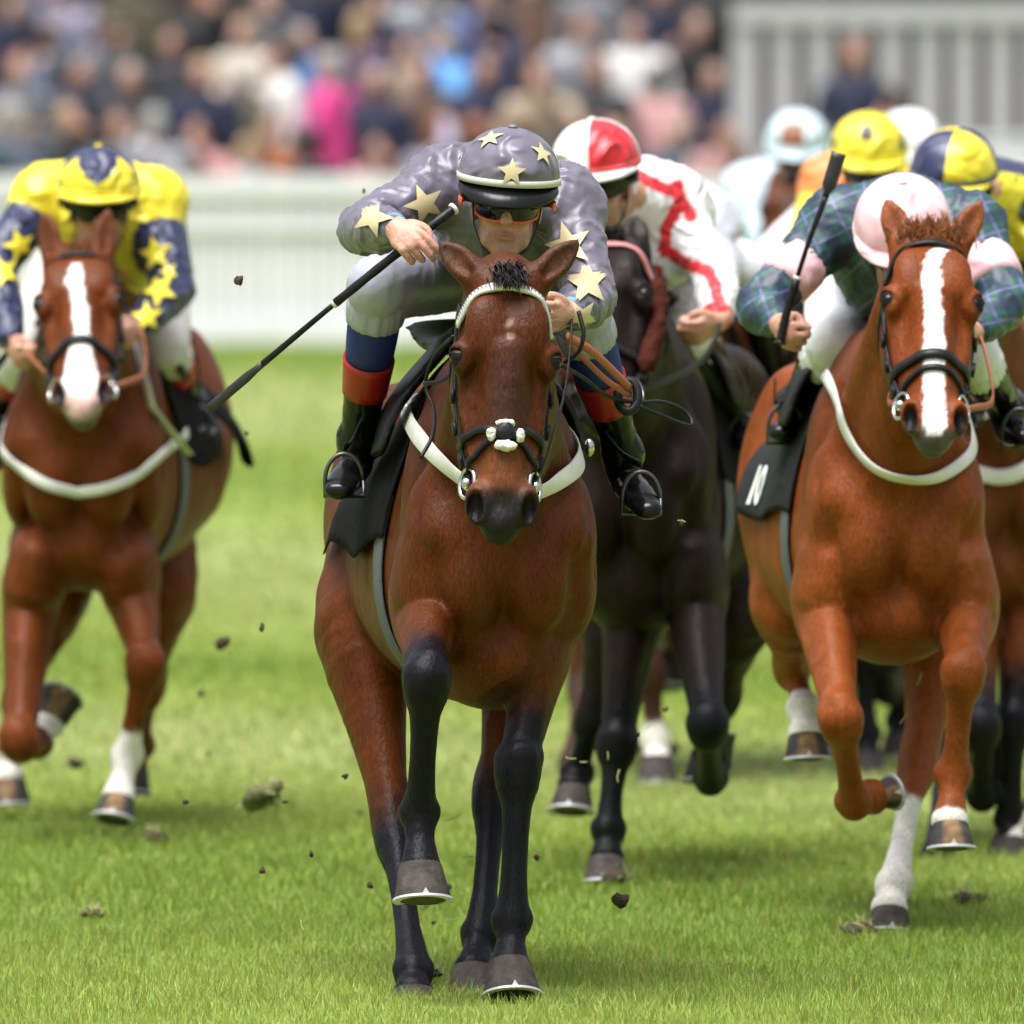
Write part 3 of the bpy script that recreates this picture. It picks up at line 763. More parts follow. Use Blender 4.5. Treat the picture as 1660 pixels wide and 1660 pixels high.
        for s in (-1, 1):
            P, N = h.sidepath(s, [(.50, -.045), (.52, -.045)], off=.008, m=1); c = P[0]; h.bit.append(c)
            a = np.linspace(0, 2 * np.pi, 21)[:-1]
            side = nrm(h.hX * s * .85 + h.hN * .5); e1 = nrm(h.hT - side * (h.hT @ side)); e2 = np.cross(side, e1)
            q = np.array([c + side * .004 + e1 * math.cos(x) * .036 + e2 * math.sin(x) * .030 for x in a])
            h.part('bit_ring', *tube_geo(q, .0055, n=6, closed=True), M_steel, b)
            h.part('bit_cheek', *uv(c + side * .006, .014, 10, 7), M_steel, b)
        h.br = b; return b
    def reins(h, hands, m=None, sag=.03, wide=.06):
        m = m or M_brown_rein
        for c, hd in zip(h.bit, hands):
            e = h.Lc(hd); mid = (c + e) / 2 + A(.0, 0, -sag); sgn = np.sign(c[0]) or 1
            P = cat([c, c * .7 + mid * .3 + A(sgn * wide * .5, 0, 0), mid + A(sgn * wide, 0, .01), e * .8 + mid * .2 + A(sgn * wide * .4, 0, 0), e], 6)
            T, U, Wv = frame_along(P, (1, 0, 0))
            h.part('rein', *ribbon_geo(P, U * sgn, .019, .005), m, h.br)
    def collar(h, pts, w=.045, off=.004, m=None, f0=.30):
        P, N, hit = h.pxcast(cat(np.array(pts, float), 8), off, f0, 1.2)
        P = P[hit]
        for _ in range(3): P[1:-1] = (P[:-2] + 2 * P[1:-1] + P[2:]) / 4
        P = P[::2]
        def tail(e):                                            # on round the shoulder towards the girth
            sg = np.sign(e[0]) or 1
            return h.F.snap(np.array([e + A(sg * .03, .09, .03), e + A(sg * .05, .18, .07), e + A(sg * .06, .28, .10)]), .008)[0]
        P = np.vstack([tail(P[0])[::-1], P, tail(P[-1])]); 
        for _ in range(2): P[1:-1] = (P[:-2] + 2 * P[1:-1] + P[2:]) / 4
        P = cat(P, 2); N = h.F.grad(P)
        for _ in range(4): N[1:-1] = (N[:-2] + 2 * N[1:-1] + N[2:]) / 4
        N /= np.linalg.norm(N, axis=1)[:, None]; P = P + N * .011
        # depth clean-up: reject jumps
        h.colP = P
        h.part('breast_collar', *ribbon_geo(P, N, w, .0035), m or M_white_strap)
    def cloth(h, f0=-.40, f1=-1.02, psi=(112, 112), m=None, flare=.03, zc=1.13, seed=0):
        """saddle cloth draped over the back"""
        nf, na = 26, 60
        fs = np.linspace(f0, f1, nf); ps = np.radians(np.linspace(-psi[0], psi[1], na))
        O, D = [], []
        for f in fs:
            for a in ps:
                d = A(math.sin(a), 0, math.cos(a)); O.append(h.p(0, f, zc) + d * .62); D.append(-d)
        P, N, _ = h.F.cast(np.array(O), np.array(D), .55, .012)
        P = P.reshape(nf, na, 3); Dm = -np.array(D).reshape(nf, na, 3)
        e = np.abs(np.linspace(-1, 1, na))[None, :]; u = np.linspace(0, 1, nf)[:, None]
        rip = np.sin(u * 13 + 1 + 3 * np.sign(np.linspace(-1, 1, na))[None, :]) * .5 + .5
        outw = flare * sst(e, .45, 1.0) * (.25 + .75 * u) * (.4 + rip)
        P = P + Dm * outw[..., None]; P[..., 2] += (flare * .8 * sst(e, .6, 1) * np.sin(u * 9 + seed))
        V = P.reshape(-1, 3); Vi = (P - Dm * .005).reshape(-1, 3)
        F = [(i * na + j, i * na + j + 1, (i + 1) * na + j + 1, (i + 1) * na + j) for i in range(nf - 1) for j in range(na - 1)]
        nV = len(V); F2 = [tuple(nV + q for q in f[::-1]) for f in F]
        bd = [i * na for i in range(nf)] + [(nf - 1) * na + j for j in range(1, na)] + [i * na + na - 1 for i in range(nf - 2, -1, -1)] + [j for j in range(na - 2, 0, -1)]
        F3 = [(bd[i], bd[(i + 1) % len(bd)], nV + bd[(i + 1) % len(bd)], nV + bd[i]) for i in range(len(bd))]
        h.cl = P
        return h.part('number_cloth', np.vstack([V, Vi]), F + F2 + F3, m or M_black_cloth)
    def saddle(h, m=None):
        F = Field(h.p(-.26, -.98, 1.25), h.p(.26, -.42, 1.72)[[0, 1, 2]], .012) if False else Field((-.27, .40, 1.20 + h.dz), (.27, 1.0, 1.72 + h.dz), .012)
        F.loft([h.p(0, -.47, 1.575), h.p(0, -.60, 1.545), h.p(0, -.78, 1.535), h.p(0, -.92, 1.575)], [(.075, .03), (.09, .028), (.12, .028), (.14, .02)], k=.02)
        for s in (-1, 1):
            F.loft([h.p(s * .09, -.54, 1.53), h.p(s * .20, -.52, 1.40), h.p(s * .245, -.50, 1.28)], [(.10, .02), (.13, .018), (.10, .014)], u=(0, 1, 0), k=.03)
        V, Fq = F.mesh(1); sd_ = h.part('saddle', V, Fq, m or M_black_leather)
        a = np.linspace(math.radians(-200), math.radians(20), 50)
        for f, nm in ((-.46, 'girth'),):
            O = np.array([h.p(0, f, 1.1) + A(math.cos(q), 0, math.sin(q)) * .62 for q in a]); D = -np.array([A(math.cos(q), 0, math.sin(q)) for q in a])
            P, N, _ = h.F.cast(O, D, .6, .004); h.part('girth', *ribbon_geo(P, N, .085, .006), M_grey_web, sd_)
        h.sad = sd_; return sd_
    def stirrup(h, foot, hang):
        """iron under the boot and its leather"""
        foot, hang = h.Lc(foot), h.Lc(hang)
        a = np.linspace(0, np.pi, 13)
        P = np.array([foot + A(math.cos(q) * .046, 0, math.sin(q) * .065 + .0) for q in a]); P = np.vstack([P, [foot + A(-.048, 0, -.038), foot + A(.048, 0, -.038)], P[:1]])
        h.part('stirrup_iron', *tube_geo(P, .0055, n=6), mat('dark_iron', (.10, .10, .105), rough=.35, metal=.8), h.sad)
        P = cat([foot + A(0, 0, .08), (foot + hang) / 2 + A(np.sign(foot[0]) * .012, 0, 0), hang], 5)
        h.part('stirrup_leather', *ribbon_geo(P, np.tile(A(np.sign(foot[0]), 0, 0), (len(P), 1)), .022, .004), M_black_leather, h.sad)
def uv(c, r, n=16, m=10, R=None):
    V, F = [], []
    r = np.broadcast_to(np.asarray(r, float), (3,))
    for i in range(m + 1):
        a = math.pi * i / m
        for j in range(n):
            b = 2 * math.pi * j / n; V.append((math.sin(a) * math.cos(b), math.sin(a) * math.sin(b), math.cos(a)))
    for i in range(m):
        for j in range(n): F.append((i * n + j, (i + 1) * n + j, (i + 1) * n + (j + 1) % n, i * n + (j + 1) % n))
    V = np.array(V) * r
    if R is not None: V = V @ np.asarray(R).T
    return V + c, F

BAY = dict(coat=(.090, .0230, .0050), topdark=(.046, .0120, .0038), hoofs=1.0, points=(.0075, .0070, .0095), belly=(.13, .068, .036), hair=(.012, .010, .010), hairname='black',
           muzzle_col=(.016, .0145, .015), face_dark=(.038, .016, .013), face_light=(.15, .050, .017), eartip=(.015, .012, .012))
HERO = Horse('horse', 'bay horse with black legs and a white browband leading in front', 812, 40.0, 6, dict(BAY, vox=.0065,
    poll=(822, 452, .50), muzzle=(813, 872, .72), ears=[(713, 393, .46), (938, 390, .46)], hroll=0, hyaw=0,
    legs=dict(FL=[(885, 905, -.08), (892, 1000, -.14), (840, 1238, .04), (830, 1492, .10), (826, 1562, .15)],
              FR=[(700, 905, -.05), (690, 1000, -.06), (692, 1098, .33), (680, 1318, .22), (682, 1405, .28)],
              HL=[(870, 870, -1.25), (855, 1040, -.90), (800, 1290, -.66), (780, 1512, -.44), (768, 1570, -.36)],
              HR=[(640, 870, -1.28), (585, 1020, -.92), (638, 1345, -.62), (670, 1572, -.22), (670, 1608, -.16)]),
    hoofdir=dict(FR=(0, -.25, -1), FL=(0, -.35, -1)), spots=[(.005, .13, .009), (.004, .165, .006)],
    veins=1, forelock=(110, .050, (0, -.2, 1.), (.05, -1.1, -1.0), .016)))
HERO.bridle('white', 'grackle')
HERO.collar([(662, 668), (680, 706), (716, 744), (768, 785), (800, 805), (850, 802), (905, 778), (940, 752), (956, 728)])
for pts in ([(661, 672), (668, 645), (682, 615), (700, 585), (722, 560)], [(955, 728), (950, 700), (940, 670), (926, 630)]):
    P, N, hit = HERO.pxcast(cat(np.array(pts, float), 6), .003, .30, 1.4); len(P[hit]) > 3 and HERO.part('neck_strap', *ribbon_geo(P[hit], HERO.F.grad(P[hit]), .040, .006), M_black_leather)
for x, y in ((661, 668), (955, 726)):
    P, N, hit = HERO.pxcast([(x, y)], .008, .30, 1.4); HERO.part('buckle', *uv(P[0], (.014, .010, .022), 10, 7), M_steel)
HERO.cloth(seed=1, flare=.028, psi=(107, 114)); HERO.saddle()

# ------------------------------------------------------------------ jockeys
M_skin = mat('skin', attr=True, rough=.48, bump=.25, bscale=150, var=.14, vscale=60, spec=.4)
for _m in (M_skin,):
    _b = _m.node_tree.nodes['Principled BSDF']; _b.inputs['Subsurface Weight'].default_value = .12; _b.inputs['Subsurface Radius'].default_value = (.02, .008, .005)
M_boot = mat('boot_leather', (.006, .006, .007), rough=.2, bump=.04, bscale=30, spec=.3)
M_goggle = mat('goggle_lens', (.005, .005, .006), rough=.12, spec=.35)
M_black_plastic = mat('black_shell', (.006, .006, .007), rough=.3, spec=.3)
M_white_breech = mat('white_breeches', (.70, .70, .74), rough=.5, bump=.2, bscale=30)
def silk(name, rgb, **k): return mat('silk_' + name, rgb, rough=.38, bump=.10, bscale=30, sheen=.1, spec=.5, var=.05, vscale=12, fold=1., fdist=.027, **k)
M_silk_attr = mat('silk_panels', attr=True, rough=.42, bump=.1, bscale=30, sheen=.1, spec=.45, fold=1., fdist=.03)
def tartan_mat():
    m = bpy.data.materials.new('silk_tartan'); m.use_nodes = True; t = m.node_tree; b = t.nodes['Principled BSDF']; L = t.links.new
    tc = t.nodes.new('ShaderNodeTexCoord'); sp = t.nodes.new('ShaderNodeSeparateXYZ'); 
    mp = t.nodes.new('ShaderNodeMapping'); mp.inputs['Rotation'].default_value = (.25, .45, .2); L(tc.outputs['Object'], mp.inputs[0]); L(mp.outputs[0], sp.inputs[0])
    def band(out, per, lo, hi):
        a = t.nodes.new('ShaderNodeMath'); a.operation = 'DIVIDE'; L(out, a.inputs[0]); a.inputs[1].default_value = per
        f = t.nodes.new('ShaderNodeMath'); f.operation = 'FRACT'; L(a.outputs[0], f.inputs[0])
        g = t.nodes.new('ShaderNodeMath'); g.operation = 'GREATER_THAN'; L(f.outputs[0], g.inputs[0]); g.inputs[1].default_value = lo
        l = t.nodes.new('ShaderNodeMath'); l.operation = 'LESS_THAN'; L(f.outputs[0], l.inputs[0]); l.inputs[1].default_value = hi
        r = t.nodes.new('ShaderNodeMath'); r.operation = 'MULTIPLY'; L(g.outputs[0], r.inputs[0]); L(l.outputs[0], r.inputs[1]); return r.outputs[0]
    def mixc(fac, c1, c2, k=1.):
        mx = t.nodes.new('ShaderNodeMix'); mx.data_type = 'RGBA'
        s = t.nodes.new('ShaderNodeMath'); s.operation = 'MULTIPLY'; s.inputs[1].default_value = k; L(fac, s.inputs[0]); L(s.outputs[0], mx.inputs[0])
        if isinstance(c1, tuple): mx.inputs[6].default_value = c1
        else: L(c1, mx.inputs[6])
        mx.inputs[7].default_value = c2; return mx.outputs[2]
    c = (.022, .085, .070, 1)
    for o in ('X', 'Z'):
        c = mixc(band(sp.outputs[o], .085, .0, .42), c, (.014, .020, .060, 1), .6)
        c = mixc(band(sp.outputs[o], .085, .68, .76), c, (.16, .14, .36, 1), .65)
    L(c, b.inputs['Base Color']); b.inputs['Roughness'].default_value = .5
    return m
def star_pts(R, r=.40, rot=0., n=5):
    a = rot + np.arange(2 * n) * math.pi / n + math.pi / 2
    rr = np.where(np.arange(2 * n) % 2 == 0, R, R * r)
    return np.stack([np.cos(a) * rr, np.sin(a) * rr], 1)
def star_mesh(cast, c, d, upv, R, rot=0., off=.0015, L=.4, r=.42):
    """a thin five-pointed star laid on whatever the rays along d from c hit"""
    d = nrm(d); X = nrm(np.cross(d, upv)); U = np.cross(X, d)
    B = star_pts(R, r, rot); m = 4; E = [B[i] * (1 - q / m) + B[(i + 1) % 10] * q / m for i in range(10) for q in range(m)]; n = len(E)
    rings = (.2, .4, .6, .8, 1.0); pts = np.array([np.zeros(2)] + [e * q for q in rings for e in E])
    P3 = c + pts[:, :1] * X + pts[:, 1:] * U
    P, N = cast(P3 - d * L / 2, d, L, off)
    Fc = [(0, 1 + i, 1 + (i + 1) % n) for i in range(n)]
    for k in range(len(rings) - 1):
        a, b = 1 + n * k, 1 + n * (k + 1)
        Fc += [(a + i, b + i, b + (i + 1) % n, a + (i + 1) % n) for i in range(n)]
    ok = np.linalg.norm(P - P[0], axis=1) < R * 2.0
    keep = [f for f in Fc if all(ok[i] for i in f)]
    seen = {0}; grow = True                                   # only the piece that holds the centre
    while grow:
        grow = False
        for f in keep:
            if seen.intersection(f) and not seen.issuperset(f): seen.update(f); grow = True
    keep = [f for f in keep if seen.issuperset(f)]; us = sorted(seen); ix = {v: i for i, v in enumerate(us)}
    return P[us], [tuple(ix[i] for i in f) for f in keep]
def star_on(F, c, d, upv, R, rot=0., off=.0015, L=.4):
    def cast(O, d, L, off):
        P, N, hit = F.cast(O, d, L, off); P[~hit] += 9; return P, N
    return star_mesh(cast, c, d, upv, R, rot, off, L)
def hand_sdf(F, wr, d, g, n, curl=(60, 95, 60), spread=.0, thumb=1, sc_=1.0, k=.003, curls=None):
    """palm and five fingers: d along the hand, g across the knuckles towards the thumb, n back of the hand"""
    d = nrm(d); g = nrm(g - d * (g @ d)); n = nrm(n - d * (n @ d) - g * (n @ g))
    R = np.stack([g, d, n], 1)
    F.ell(wr + d * .048 * sc_, np.array([.040, .052, .017]) * sc_, R, .012)
    F.loft([wr - d * .03, wr + d * .02], [(.026 * sc_, .019 * sc_)] * 2, u=g, k=.015, m=1)
    for i in range(4):
        b = wr + (d * (.088 - .006 * abs(i - 1.2)) + g * (.031 - .0205 * i)) * sc_ + n * .003
        P = [wr + d * .045 * sc_ + g * (.024 - .016 * i) * sc_, b]; ang = 0
        cu = curls[i] if curls else curl
        for l, c in zip((.043, .026, .021), cu):
            ang += math.radians(c); dr = d * math.cos(ang) - n * math.sin(ang) + g * spread * (1.5 - i) * .2
            P.append(P[-1] + dr * l * sc_ * (1, 1.06, 1, .85)[i])
        F.loft(P, [.010 * sc_, .0100 * sc_, .0092 * sc_, .0082 * sc_, .0070 * sc_], k=k, m=2)
    b = wr + (d * .030 + g * .034) * sc_
    P = [wr + d * .015 * sc_ + g * .015 * sc_, b, b + (d * .030 + g * .014 - n * .016) * sc_, b + (d * .055 + g * .002 - n * .030) * sc_]
    F.loft(P, [.014 * sc_, .0125 * sc_, .0105 * sc_, .008 * sc_], k=k, m=3)

def folds(V, N, amp, s=16., seed=0):
    """creases that run along one another and die out, leaving smooth cloth between"""
    W_ = V + .012 * np.stack([vnoise(V, s * .5, seed + i) for i in range(3)], 1)
    a = vnoise(W_ * (1, .6, .55), s, seed); b = vnoise(W_ * (.6, 1, 1.1), s * 1.5, seed + 5); m = np.clip(.55 + .8 * vnoise(V, s * .35, seed + 9), 0, 1)
    f = ((1 - np.abs(a)) ** 3 - .3) * m + .55 * ((1 - np.abs(b)) ** 3 - .3) * (1 - .6 * m)
    return V + N * (amp * f)[:, None]

class Jockey:
    def __init__(k, label, J, S, rootz=None):
        k.J = J; k.S = S; k.vox = S.get('vox', .010)
        k.root = empty('person', (J['pelvis'][0], J['pelvis'][1], J['pelvis'][2] - .1), label, 'jockey', 'jockeys riding the racehorses')
        k.build()
    def field(k, P, m, vox=None):
        P = np.array(P); return Field(P.min(0) - m, P.max(0) + m, vox or k.vox)
    def build(k):
        J, S = k.J, k.S
        C = J['head']
        # head frame: pitch (nod down), yaw, roll; the face looks towards -Y
        pt, yw, rl = (math.radians(S.get(q, d)) for q, d in (('pitch', 18), ('yaw', 0), ('roll', 0)))
        f = A(math.sin(yw) * math.cos(pt), -math.cos(yw) * math.cos(pt), -math.sin(pt))
        r = nrm(np.cross(A(0, 0, 1), f)) * -1           # image right = +x
        r = nrm(np.cross(f, A(0, 0, 1))) * -1 if False else nrm(np.cross(A(0, 0, 1), -f)) * 1
        if r[0] < 0: r = -r
        u = np.cross(r, f) * 1.0
        if u[2] < 0: u = -u
        r2 = r * math.cos(rl) + u * math.sin(rl); u = u * math.cos(rl) - r * math.sin(rl); r = r2
        k.hr, k.hf, k.hu = r, f, u
        Hp = lambda x, y, z: C + r * x + f * y + u * z
        k.Hp = Hp; Rh = np.stack([r, f, u], 1)
        hands = S.get('hands', {})
        # ---------------- the body: one continuous skin mesh
        pts = [J[q] for q in J]
        F = k.field(pts, .16, S.get('bvox', k.vox))
        F.ell(Hp(0, -.01, .045), (.074, .092, .088), Rh, .02)
        F.ell(Hp(0, .012, -.03), (.058, .078, .088), Rh, .03)
        F.ell(Hp(0, .052, -.108), (.030, .028, .026), Rh, .03)      # chin
        for s in (-1, 1):
            F.ell(Hp(s * .036, .058, -.022), (.022, .022, .018), Rh, .02)   # cheek bones
            F.ell(Hp(s * .043, .02, -.080), (.016, .045, .022), Rh, .025)   # jaw
            F.loft([Hp(s * .020, .105, -.030), Hp(s * .034, .088, -.055), Hp(s * .034, .078, -.078)], [.003, .004, .003], k=.006, m=2, sub=True)   # crease beside the mouth
            F.ell(Hp(s * .076, -.01, -.015), (.009, .020, .032), Rh, .01)   # ears
            F.ell(Hp(s * .031, .092, .018), (.017, .012, .012), Rh, .012, True)   # eye sockets
            F.ell(Hp(s * .031, .078, .018), (.013, .012, .012), Rh, .004)         # eyes under the lids
        F.ell(Hp(0, .080, .040), (.050, .018, .012), Rh, .015)      # brow
        F.loft([Hp(0, .088, .022), Hp(0, .104, -.010), Hp(0, .112, -.026)], [.010, .0115, .014], k=.010, m=2)   # nose
        for s in (-1, 1): F.ell(Hp(s * .012, .098, -.030), (.008, .010, .007), Rh, .006)
        F.ell(Hp(0, .086, -.062), (.022, .012, .005), Rh, .008); F.ell(Hp(0, .082, -.073), (.018, .012, .006), Rh, .008)
        F.ell(Hp(0, .100, -.066), (.026, .010, .0022), Rh, .004, True)                                    # mouth
        F.loft([Hp(0, -.02, -.06), J['neck']], [.055, .058], k=.03, m=1)
        F.loft([J['neck'], J['chest'], J['waist'], J['pelvis']], [(.08, .06), (.15, .09), (.12, .085), (.14, .10)], k=.03)
        for s, q in (('L', -1), ('R', 1)):
            F.loft([J['chest'] * .4 + J['sh' + s] * .6, J['sh' + s], J['el' + s], J['wr' + s]], [.05, .048, .038, .025], k=.03, m=2)
            he = J['an' + s] + A(0, .02, -.05)
            F.loft([J['pelvis'] + A(q * .07, 0, 0), J['kn' + s], J['an' + s], he, he * .5 + J['to' + s] * .5], [.075, .046, .026, .018, .016], k=.0, m=1)
            hd = hands.get(s)
            if hd is None:
                d = nrm(J['wr' + s] - J['el' + s]); g = A(0, -.3, 1.); n = A(q, -.2, 0.2)
                hd = dict(d=nrm(d * .6 + A(-q * .3, -.7, -.1)), g=g, n=n)
            hand_sdf(F, J['wr' + s], **hd)
        V, Fq = F.mesh(1)
        sk = np.asarray(S.get('skin', (.50, .27, .19))); c = np.tile(sk, (len(V), 1))
        nz = vnoise(V, 60, 2)
        c *= (1 + .08 * nz)[:, None]
        q = V - C; hx, hy, hz = q @ r, q @ f, q @ u
        hd = (np.abs(hx) < .09) & (np.abs(hz) < .16) & (np.abs(hy) < .13)
        lips = hd & (hy > .07) & (np.abs(hz + .066) < .011) & (np.abs(hx) < .027); c[lips] = c[lips] * (.9, .74, .74)
        red = np.where(hd & (hy > .05), sst(np.hypot(np.abs(hx) - .03, hz + .03), .03, .01) * .4, 0)[:, None]; c = c * (1 - red) + red * np.array((.5, .18, .13))
        stub = np.where(hd & (hz < -.045) & (hy > -.02), .30 * sst(hz, -.045, -.075), 0)[:, None]; c = c * (1 - stub) + stub * np.array((.16, .11, .10))
        hair = hd & (hy < .03) & (hz > -.06) & (np.abs(hx) < .09) & (hz > -.045 - hy * .6) & (np.abs(hx) < .074); c[hair & (hy < .0)] = S.get('hair', (.03, .02, .015))
        brow = hd & (hy > .07) & (np.abs(hz - .045) < .006) & (np.abs(hx) > .012) & (np.abs(hx) < .045); c[brow] = (.05, .03, .02)
        for s in 'LR':                                       # knuckles a little redder
            d_ = np.linalg.norm(V - (J['wr' + s] + nrm(hands[s]['d'] if s in hands else J['wr' + s] - J['el' + s]) * .09), axis=1)
            m_ = (.35 * sst(d_, .05, .02))[:, None]; c = c * (1 - m_) + m_ * np.array((.50, .20, .15))
        mk('body', V, Fq, M_skin, k.root, col=c)
        k.F = F
        # ---------------- jacket
        up = [J[q] for q in ('neck', 'chest', 'waist', 'pelvis', 'shL', 'shR', 'elL', 'elR', 'wrL', 'wrR')]
        G = k.field(up, .19)
        tw = S.get('torso', 1.0)
        sx = nrm(J['shR'] - J['shL'])
        G.loft([J['neck'], J['neck'] * .45 + J['chest'] * .55, J['chest'], J['waist'], J['pelvis']], [(.075, .075), (.15 * tw, .115), (.19 * tw, .135), (.165 * tw, .125), (.16, .115)], u=sx, k=.03, m=3)
        md = (J['shL'] + J['shR']) / 2
        G.loft([J['shL'], md * .6 + J['shL'] * .4 + A(0, .03, .02), md + A(0, .05, .03), md * .6 + J['shR'] * .4 + A(0, .03, .02), J['shR']], [.072, .095, .11, .095, .072], k=.05, m=3)   # yoke of the back
        G.ell(J['chest'] + A(0, -.06, -.08), (.16 * tw, .12, .13), None, .06)                                     # front of the chest
        for s, q in (('L', -1), ('R', 1)):
            sh, el, wr = J['sh' + s], J['el' + s], J['wr' + s]
            G.ell(sh, (.074, .078, .074), None, .06)
            G.loft([J['chest'] * .5 + sh * .5, sh], [.09, .078], k=.06, m=1)
            a = nrm(wr - el); 
            G.loft([sh, sh * .45 + el * .55, el - nrm(el - sh) * .02, el, el * .5 + wr * .5, wr - a * .055, wr - a * .02], [.078, .069, .064, .062, .056, .043, .036], k=.035, m=2)
        k.G = G
        V, Fq = G.mesh(2); N = vnormals(V, Fq)
        V = folds(V, N, S.get('fold', .007), 62, 3)
        mt = S['jacket']; col = S['jcol'](k, V) if 'jcol' in S else None
        k.jacket = mk('jacket', V, Fq, mt, k.root, col=col)
        for s in 'LR':                                       # cuffs and collar
            a = nrm(J['wr' + s] - J['el' + s]); P = [J['wr' + s] - a * .03, J['wr' + s] - a * .02, J['wr' + s] - a * .008]
            mk('cuff', *tube_geo(P, [.036, .038, .034], n=16), S.get('cuff', mt if 'jcol' not in S else silk('plain_white', (.7, .7, .7))), k.jacket)
        # ---------------- breeches
        G = k.field([J['pelvis'], J['knL'], J['knR'], J['waist']], .2)
        G.ell(J['pelvis'] + A(0, .03, -.02), (.17, .15, .135), None, .04)
        for s, q in (('L', -1), ('R', 1)):
            hp = J['pelvis'] + A(q * .09, .02, -.03); kn, an = J['kn' + s], J['an' + s]
            G.loft([hp, hp * .5 + kn * .5, kn - nrm(kn - hp) * .02, kn, kn + nrm(an - kn) * .045], S.get('thigh', [.125, .105, .080, .074, .068]), k=.04, m=3)
        V, Fq = G.mesh(2); N = vnormals(V, Fq)
        V = folds(V, N, .004, 60, 9)
        br = mk('breeches', V, Fq, S.get('breech', M_white_breech), k.root)
        for s in 'LR':                                       # gathered hems below the knee
            kn, an = J['kn' + s], J['an' + s]; a = nrm(an - kn); rr = S.get('thigh', [.125, .105, .080, .074, .068])[-1]
            V, F_ = tube_geo([kn + a * t for t in (.03, .055, .08, .098, .104)], [rr + .002, rr + .004, rr + .003, rr, rr - .012], n=64)
            e = V - (kn + a * ((V - kn) @ a)[:, None]); th = np.arctan2(e @ nrm(np.cross(a, (0, 1, 0))), e @ nrm(np.cross(np.cross(a, (0, 1, 0)), a)))
            V = V + e * (.030 * np.sin(th * 19 + 2 * np.sin(th * 5)))[:, None]; mk('hem', V, F_, S.get('breech', M_white_breech), br)
        # ---------------- socks and boots
        for s, q in (('L', -1), ('R', 1)):
            kn, an, to = J['kn' + s], J['an' + s], J['to' + s]; ax = nrm(an - kn); L = np.linalg.norm(an - kn)
            cut = S.get('sock', None); at_ = lambda t: kn + (an - kn) * t + nrm(np.cross(ax, (1, 0, 0))) * 0
            rad = lambda t: np.interp(t, [0, .12, .3, .5, .7, .9, 1], [.064, .066, .064, .058, .050, .044, .044])
            t0 = .10
            if cut:
                ts = np.linspace(.10, cut[0], 7); mk('sock', *tube_geo([at_(t) for t in ts], [rad(t) - .001 for t in ts], n=22), cut[2], k.root)
                t0 = cut[0]
            B = k.field([kn, an, to], .13, min(k.vox, .008))
            ts = np.linspace(t0 + .02, 1, 9)
            B.loft([at_(t) for t in ts], [rad(t) for t in ts], k=.0, m=2)
            fd = nrm(to - an); he = an + A(0, .03, -.055)
            B.loft([an, he, he * .4 + to * .6 + A(0, 0, .0), to], [.046, (.038, .036), (.042, .034), (.034, .022)], k=.035, m=3)
            V, Fq = B.mesh(1); N = vnormals(V, Fq); V = folds(V, N, .0025, 60, 4)
            b = mk('boot', V, Fq, M_boot, k.root)
            if cut:
                ts = np.linspace(cut[0], cut[1], 6); mk('boot_cuff', *tube_geo([at_(t) for t in ts], [rad(t) + .004 for t in ts], n=24), cut[3], b)
        k.head()
    def head(k):
        S, Hp = k.S, k.Hp
        # black shell
        def dome(rx, ry, rz, z0, a1, n=96, m=16, flare=0.):
            V, F = [], []
            for i in range(m + 1):
                a = a1 * i / m
                for j in range(n):
                    b = 2 * math.pi * j / n; e = .9
                    x = math.sin(b); y = math.cos(b)
                    sa = math.sin(a) ** .92 if a < math.pi / 2 else 1 - .10 * (a - math.pi / 2)
                    V.append((rx * sa * x, ry * sa * y, z0 + rz * math.cos(a)))
            for i in range(m):
                for j in range(n): F.append((i * n + j, (i + 1) * n + j, (i + 1) * n + (j + 1) % n, i * n + (j + 1) % n))
            return np.array(V), F
        T = lambda V: np.array([Hp(*v) for v in V])
        V, F = dome(.110, .130, .106, .062, math.radians(122))
        hel = mk('helmet', T(V), F, M_black_plastic, k.root)
        hs = S.get('hs', 1.0)
        V, F = dome(.121 * hs, .143 * hs, .116 * hs, .068, math.radians(S.get('capdown', 92)), m=20)
        n = 96
        lab = S.get('cap', lambda x, y, z, a, b: 0)
        fm = []
        for f in F:
            c = np.mean([V[i] for i in f], 0); fm.append(lab(c[0], c[1], c[2], math.degrees(math.atan2(c[0], c[1])), (c[2] - .068) / .116))
        cov = mk('cap_cover', T(V), F, S['capm'], hel, fmat=fm)
        k.capF = None
        # rim band and button
        rim = [V[20 * n + j] for j in range(n)]
        P = np.array([A(v[0] * 1.005, v[1] * 1.005, v[2]) for v in rim]); Nn = P * (1, 1, 0)
        mk('cap_band', *(lambda g: (T(g[0]), g[1]))(ribbon_geo(P, Nn, .017, .004, closed=True)), S.get('rim', S['capm'][0]), cov)
        mk('cap_button', *uv(Hp(0, 0, .185), (.013, .013, .007), 10, 6), S['capm'][0], cov)
        # peak: a curved visor under the rim
        pk = S.get('peak', (.052, .010))
        V2, F2 = [], []; m = 21
        for i in range(m):
            a = math.radians(-78 + 156 * i / (m - 1)); w_ = math.cos(a * 1.05) ** .6 if abs(a) < 1.45 else 0
            for th in (0, .006):
                V2.append((.117 * math.sin(a), .139 * math.cos(a) - .004, .066 - th)); V2.append((.123 * math.sin(a), .141 * math.cos(a) + pk[0] * w_, .058 - pk[1] * w_ - th))
        for i in range(m - 1):
            a, b = 4 * i, 4 * i + 4
            F2 += [(a, a + 1, b + 1, b), (a + 2, b + 2, b + 3, a + 3), (a + 1, a + 3, b + 3, b + 1), (a, b, b + 2, a + 2)]
        mk('peak', T(V2), F2, S.get('peakm', S['capm'][0]), hel)
        # goggles
        gz, gh = S.get('gog', (.012, .030)); V3, F3 = [], []; m = 25
